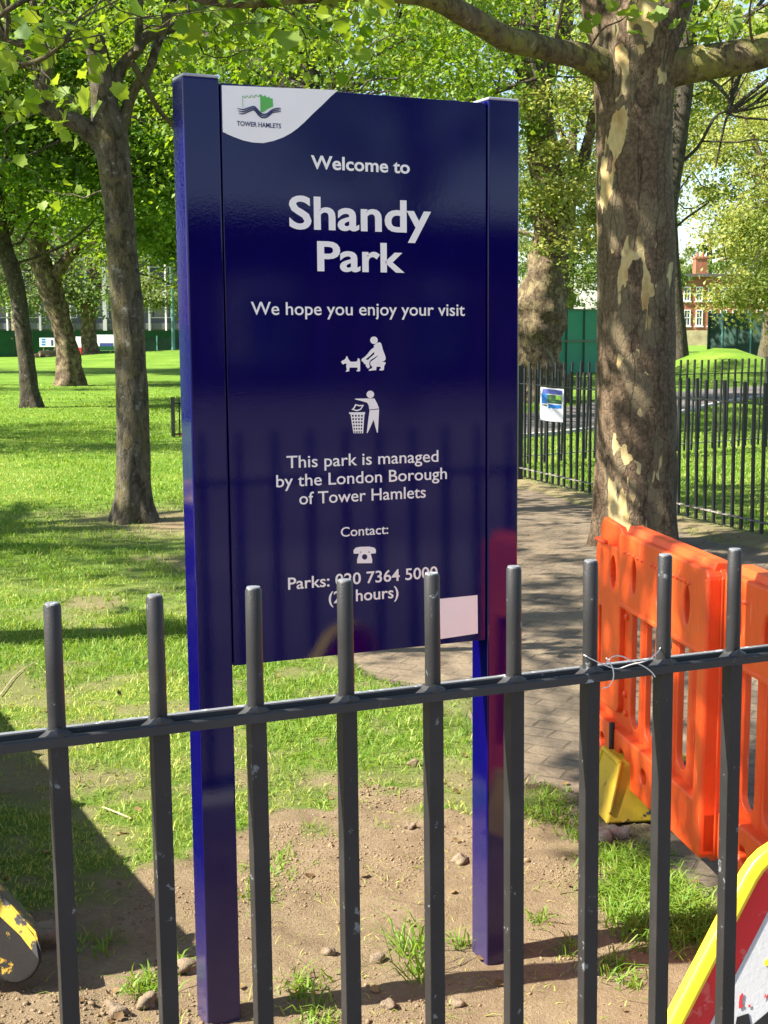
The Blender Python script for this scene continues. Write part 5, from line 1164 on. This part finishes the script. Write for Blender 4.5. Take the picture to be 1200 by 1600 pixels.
n = 230; Yy = 2.9 + 9 * RG.random(n) ** 1.6; X = RG.uniform(-0.3, 0.3, n) * Yy
pm_ = np.stack([X, Yy, ground_h(X, Yy) + 0.006 + 0.022 * path_mask(X, Yy)], -1)
tag(link('fallen_leaves', leaves_mesh('fallen_leaves', pm_, 0.017 * RG.uniform(0.5, 1.6, n), np.clip(RG.normal(0.3, 0.3, n), 0, 1), 'plane', 0.28, 0.0), 'dead_leaf'), kind='stuff')
ico = bmesh.new(); bmesh.ops.create_icosphere(ico, subdivisions=1, radius=1); IV = np.array([v.co[:] for v in ico.verts]); IF = np.array([[v.index for v in f.verts] for f in ico.faces]); ico.free()
def pebbles(name, n, size, region, mat, squash=0.6):
    x0, x1, y0, y1 = region; X = RG.uniform(x0, x1, n * 3); Yy = RG.uniform(y0, y1, n * 3); s = soil_mask(X, Yy) * (1 - path_mask(X, Yy)); k = (RG.random(n * 3) < s * (0.06 + 1.2 * sstep(0.48, 0.7, fbm(X * 4, Yy * 4, 3)))) & (np.abs(X) < Yy * 0.295)
    X, Yy = X[k][:n], Yy[k][:n]; n = len(X); S = size * RG.lognormal(0, 0.42, n)
    V = IV[None] * RG.uniform(0.6, 1.4, (n, len(IV), 1)) * (S[:, None, None] * RG.uniform(0.6, 1.3, (n, 1, 3)) * np.array([1, 1, squash]))
    a = RG.uniform(0, 6.28, n); ca, sa = np.cos(a)[:, None], np.sin(a)[:, None]; V = np.stack([V[:, :, 0] * ca - V[:, :, 1] * sa, V[:, :, 0] * sa + V[:, :, 1] * ca, V[:, :, 2]], -1)
    V += np.stack([X, Yy, ground_h(X, Yy) + S * 0.2], -1)[:, None, :]
    F = (IF[None] + (np.arange(n) * len(IV))[:, None, None]).reshape(-1, 3)
    tag(link(name, fast_mesh(name, V.reshape(-1, 3), F), mat), kind='stuff')
pebbles('soil_crumbs', 14000, 0.0023, (-1.2, 1.1, 2.6, 4.8), 'clod', 0.75)
pebbles('gravel', 120, 0.0034, (-1.2, 1.1, 2.6, 4.8), 'stone_pale', 0.7)
def stone(px, py, r, mat, label, sq=0.7, group=None, name='stone'):
    g = gnd(px, py); g.z = float(ground_h(g.x, g.y)) + r * 0.35; bm = bmesh.new(); bmesh.ops.create_icosphere(bm, subdivisions=3, radius=r)
    ax = rnd.uniform(0.8, 1.3)
    for v in bm.verts:
        k = 1 + 1.0 * (float(vnoise(v.co.x / r * 1.4 + px, v.co.y / r * 1.4 + v.co.z / r * 1.1)) - 0.5); v.co = Vector((v.co.x * k * ax, v.co.y * k, v.co.z * k * sq))
    m = bpy.data.meshes.new(name); bm.to_mesh(m); bm.free(); m.polygons.foreach_set('use_smooth', np.ones(len(m.polygons), bool)); o = link(name, m, mat); o.location = g; o.rotation_euler = (0, 0, px)
    tag(o, label, 'stone', group)
stone(938, 1312, 0.036, 'stone_pale', 'smooth pale stone resting against the foot of the orange barrier', 1.1)
stone(962, 1303, 0.032, 'stone_pale', 'greyish stone under the yellow foot, right of a smooth pale one', 0.8)
stone(182, 1572, 0.026, 'stone_brown', 'brown stone between the two leftmost bars at the bottom edge', 1.0)
stone(228, 1560, 0.026, 'stone_brown', 'brown lump of stone close to the second bar from the left', 0.8)
stone(72, 1466, 0.05, 'stone_brown', 'rounded brown stone by the tip of the worn yellow machine', 0.7)
stone(290, 1508, 0.026, 'stone_brown', 'small brown stone on soil just left of the left sign post')
stone(586, 1493, 0.019, 'stone_brown', 'brown stone on sunlit soil beside a tall thin weed')
stone(512, 1490, 0.016, 'stone_brown', 'dark angular stone left of the middle bar on the soil')
stone(641, 1297, 0.018, 'stone_brown', 'reddish lump of earth near the top of the bare soil patch', 0.8)
stone(718, 1345, 0.020, 'stone_brown', 'brown stone between a bar and the right sign post')
stone(606, 1565, 0.015, 'stone_brown', 'brown stone in the dark shadow band on the soil', 0.6)
stone(716, 1556, 0.014, 'stone_brown', 'small brown stone between two bars below the right sign post', 0.6)
stone(648, 1194, 0.02, 'stone_brown', 'brown stone lying in the grass between the sign posts', 0.7)
def stick(pts, r, label):
    mb = MB(); q = [gnd(*p) for p in pts]
    for v in q: v.z = float(ground_h(v.x, v.y)) + r + 0.006
    mb.tube(smooth_poly([list(v) for v in q], 4), r, 7, 0.2, 60); tag(mb.build('stick', 'twig', smooth=True), label, 'stick')
stick([(1000, 1428), (1030, 1434), (1060, 1440)], 0.006, 'pale snapped stick lying in the long grass beside the triangular sign')
stick([(160, 1262), (185, 1272), (205, 1281)], 0.003, 'thin dry twig on the turf between the two leftmost bars')
stick([(0, 1090), (25, 1058), (55, 1040), (72, 1056)], 0.0022, 'bent dry twig on the grass at the left edge')
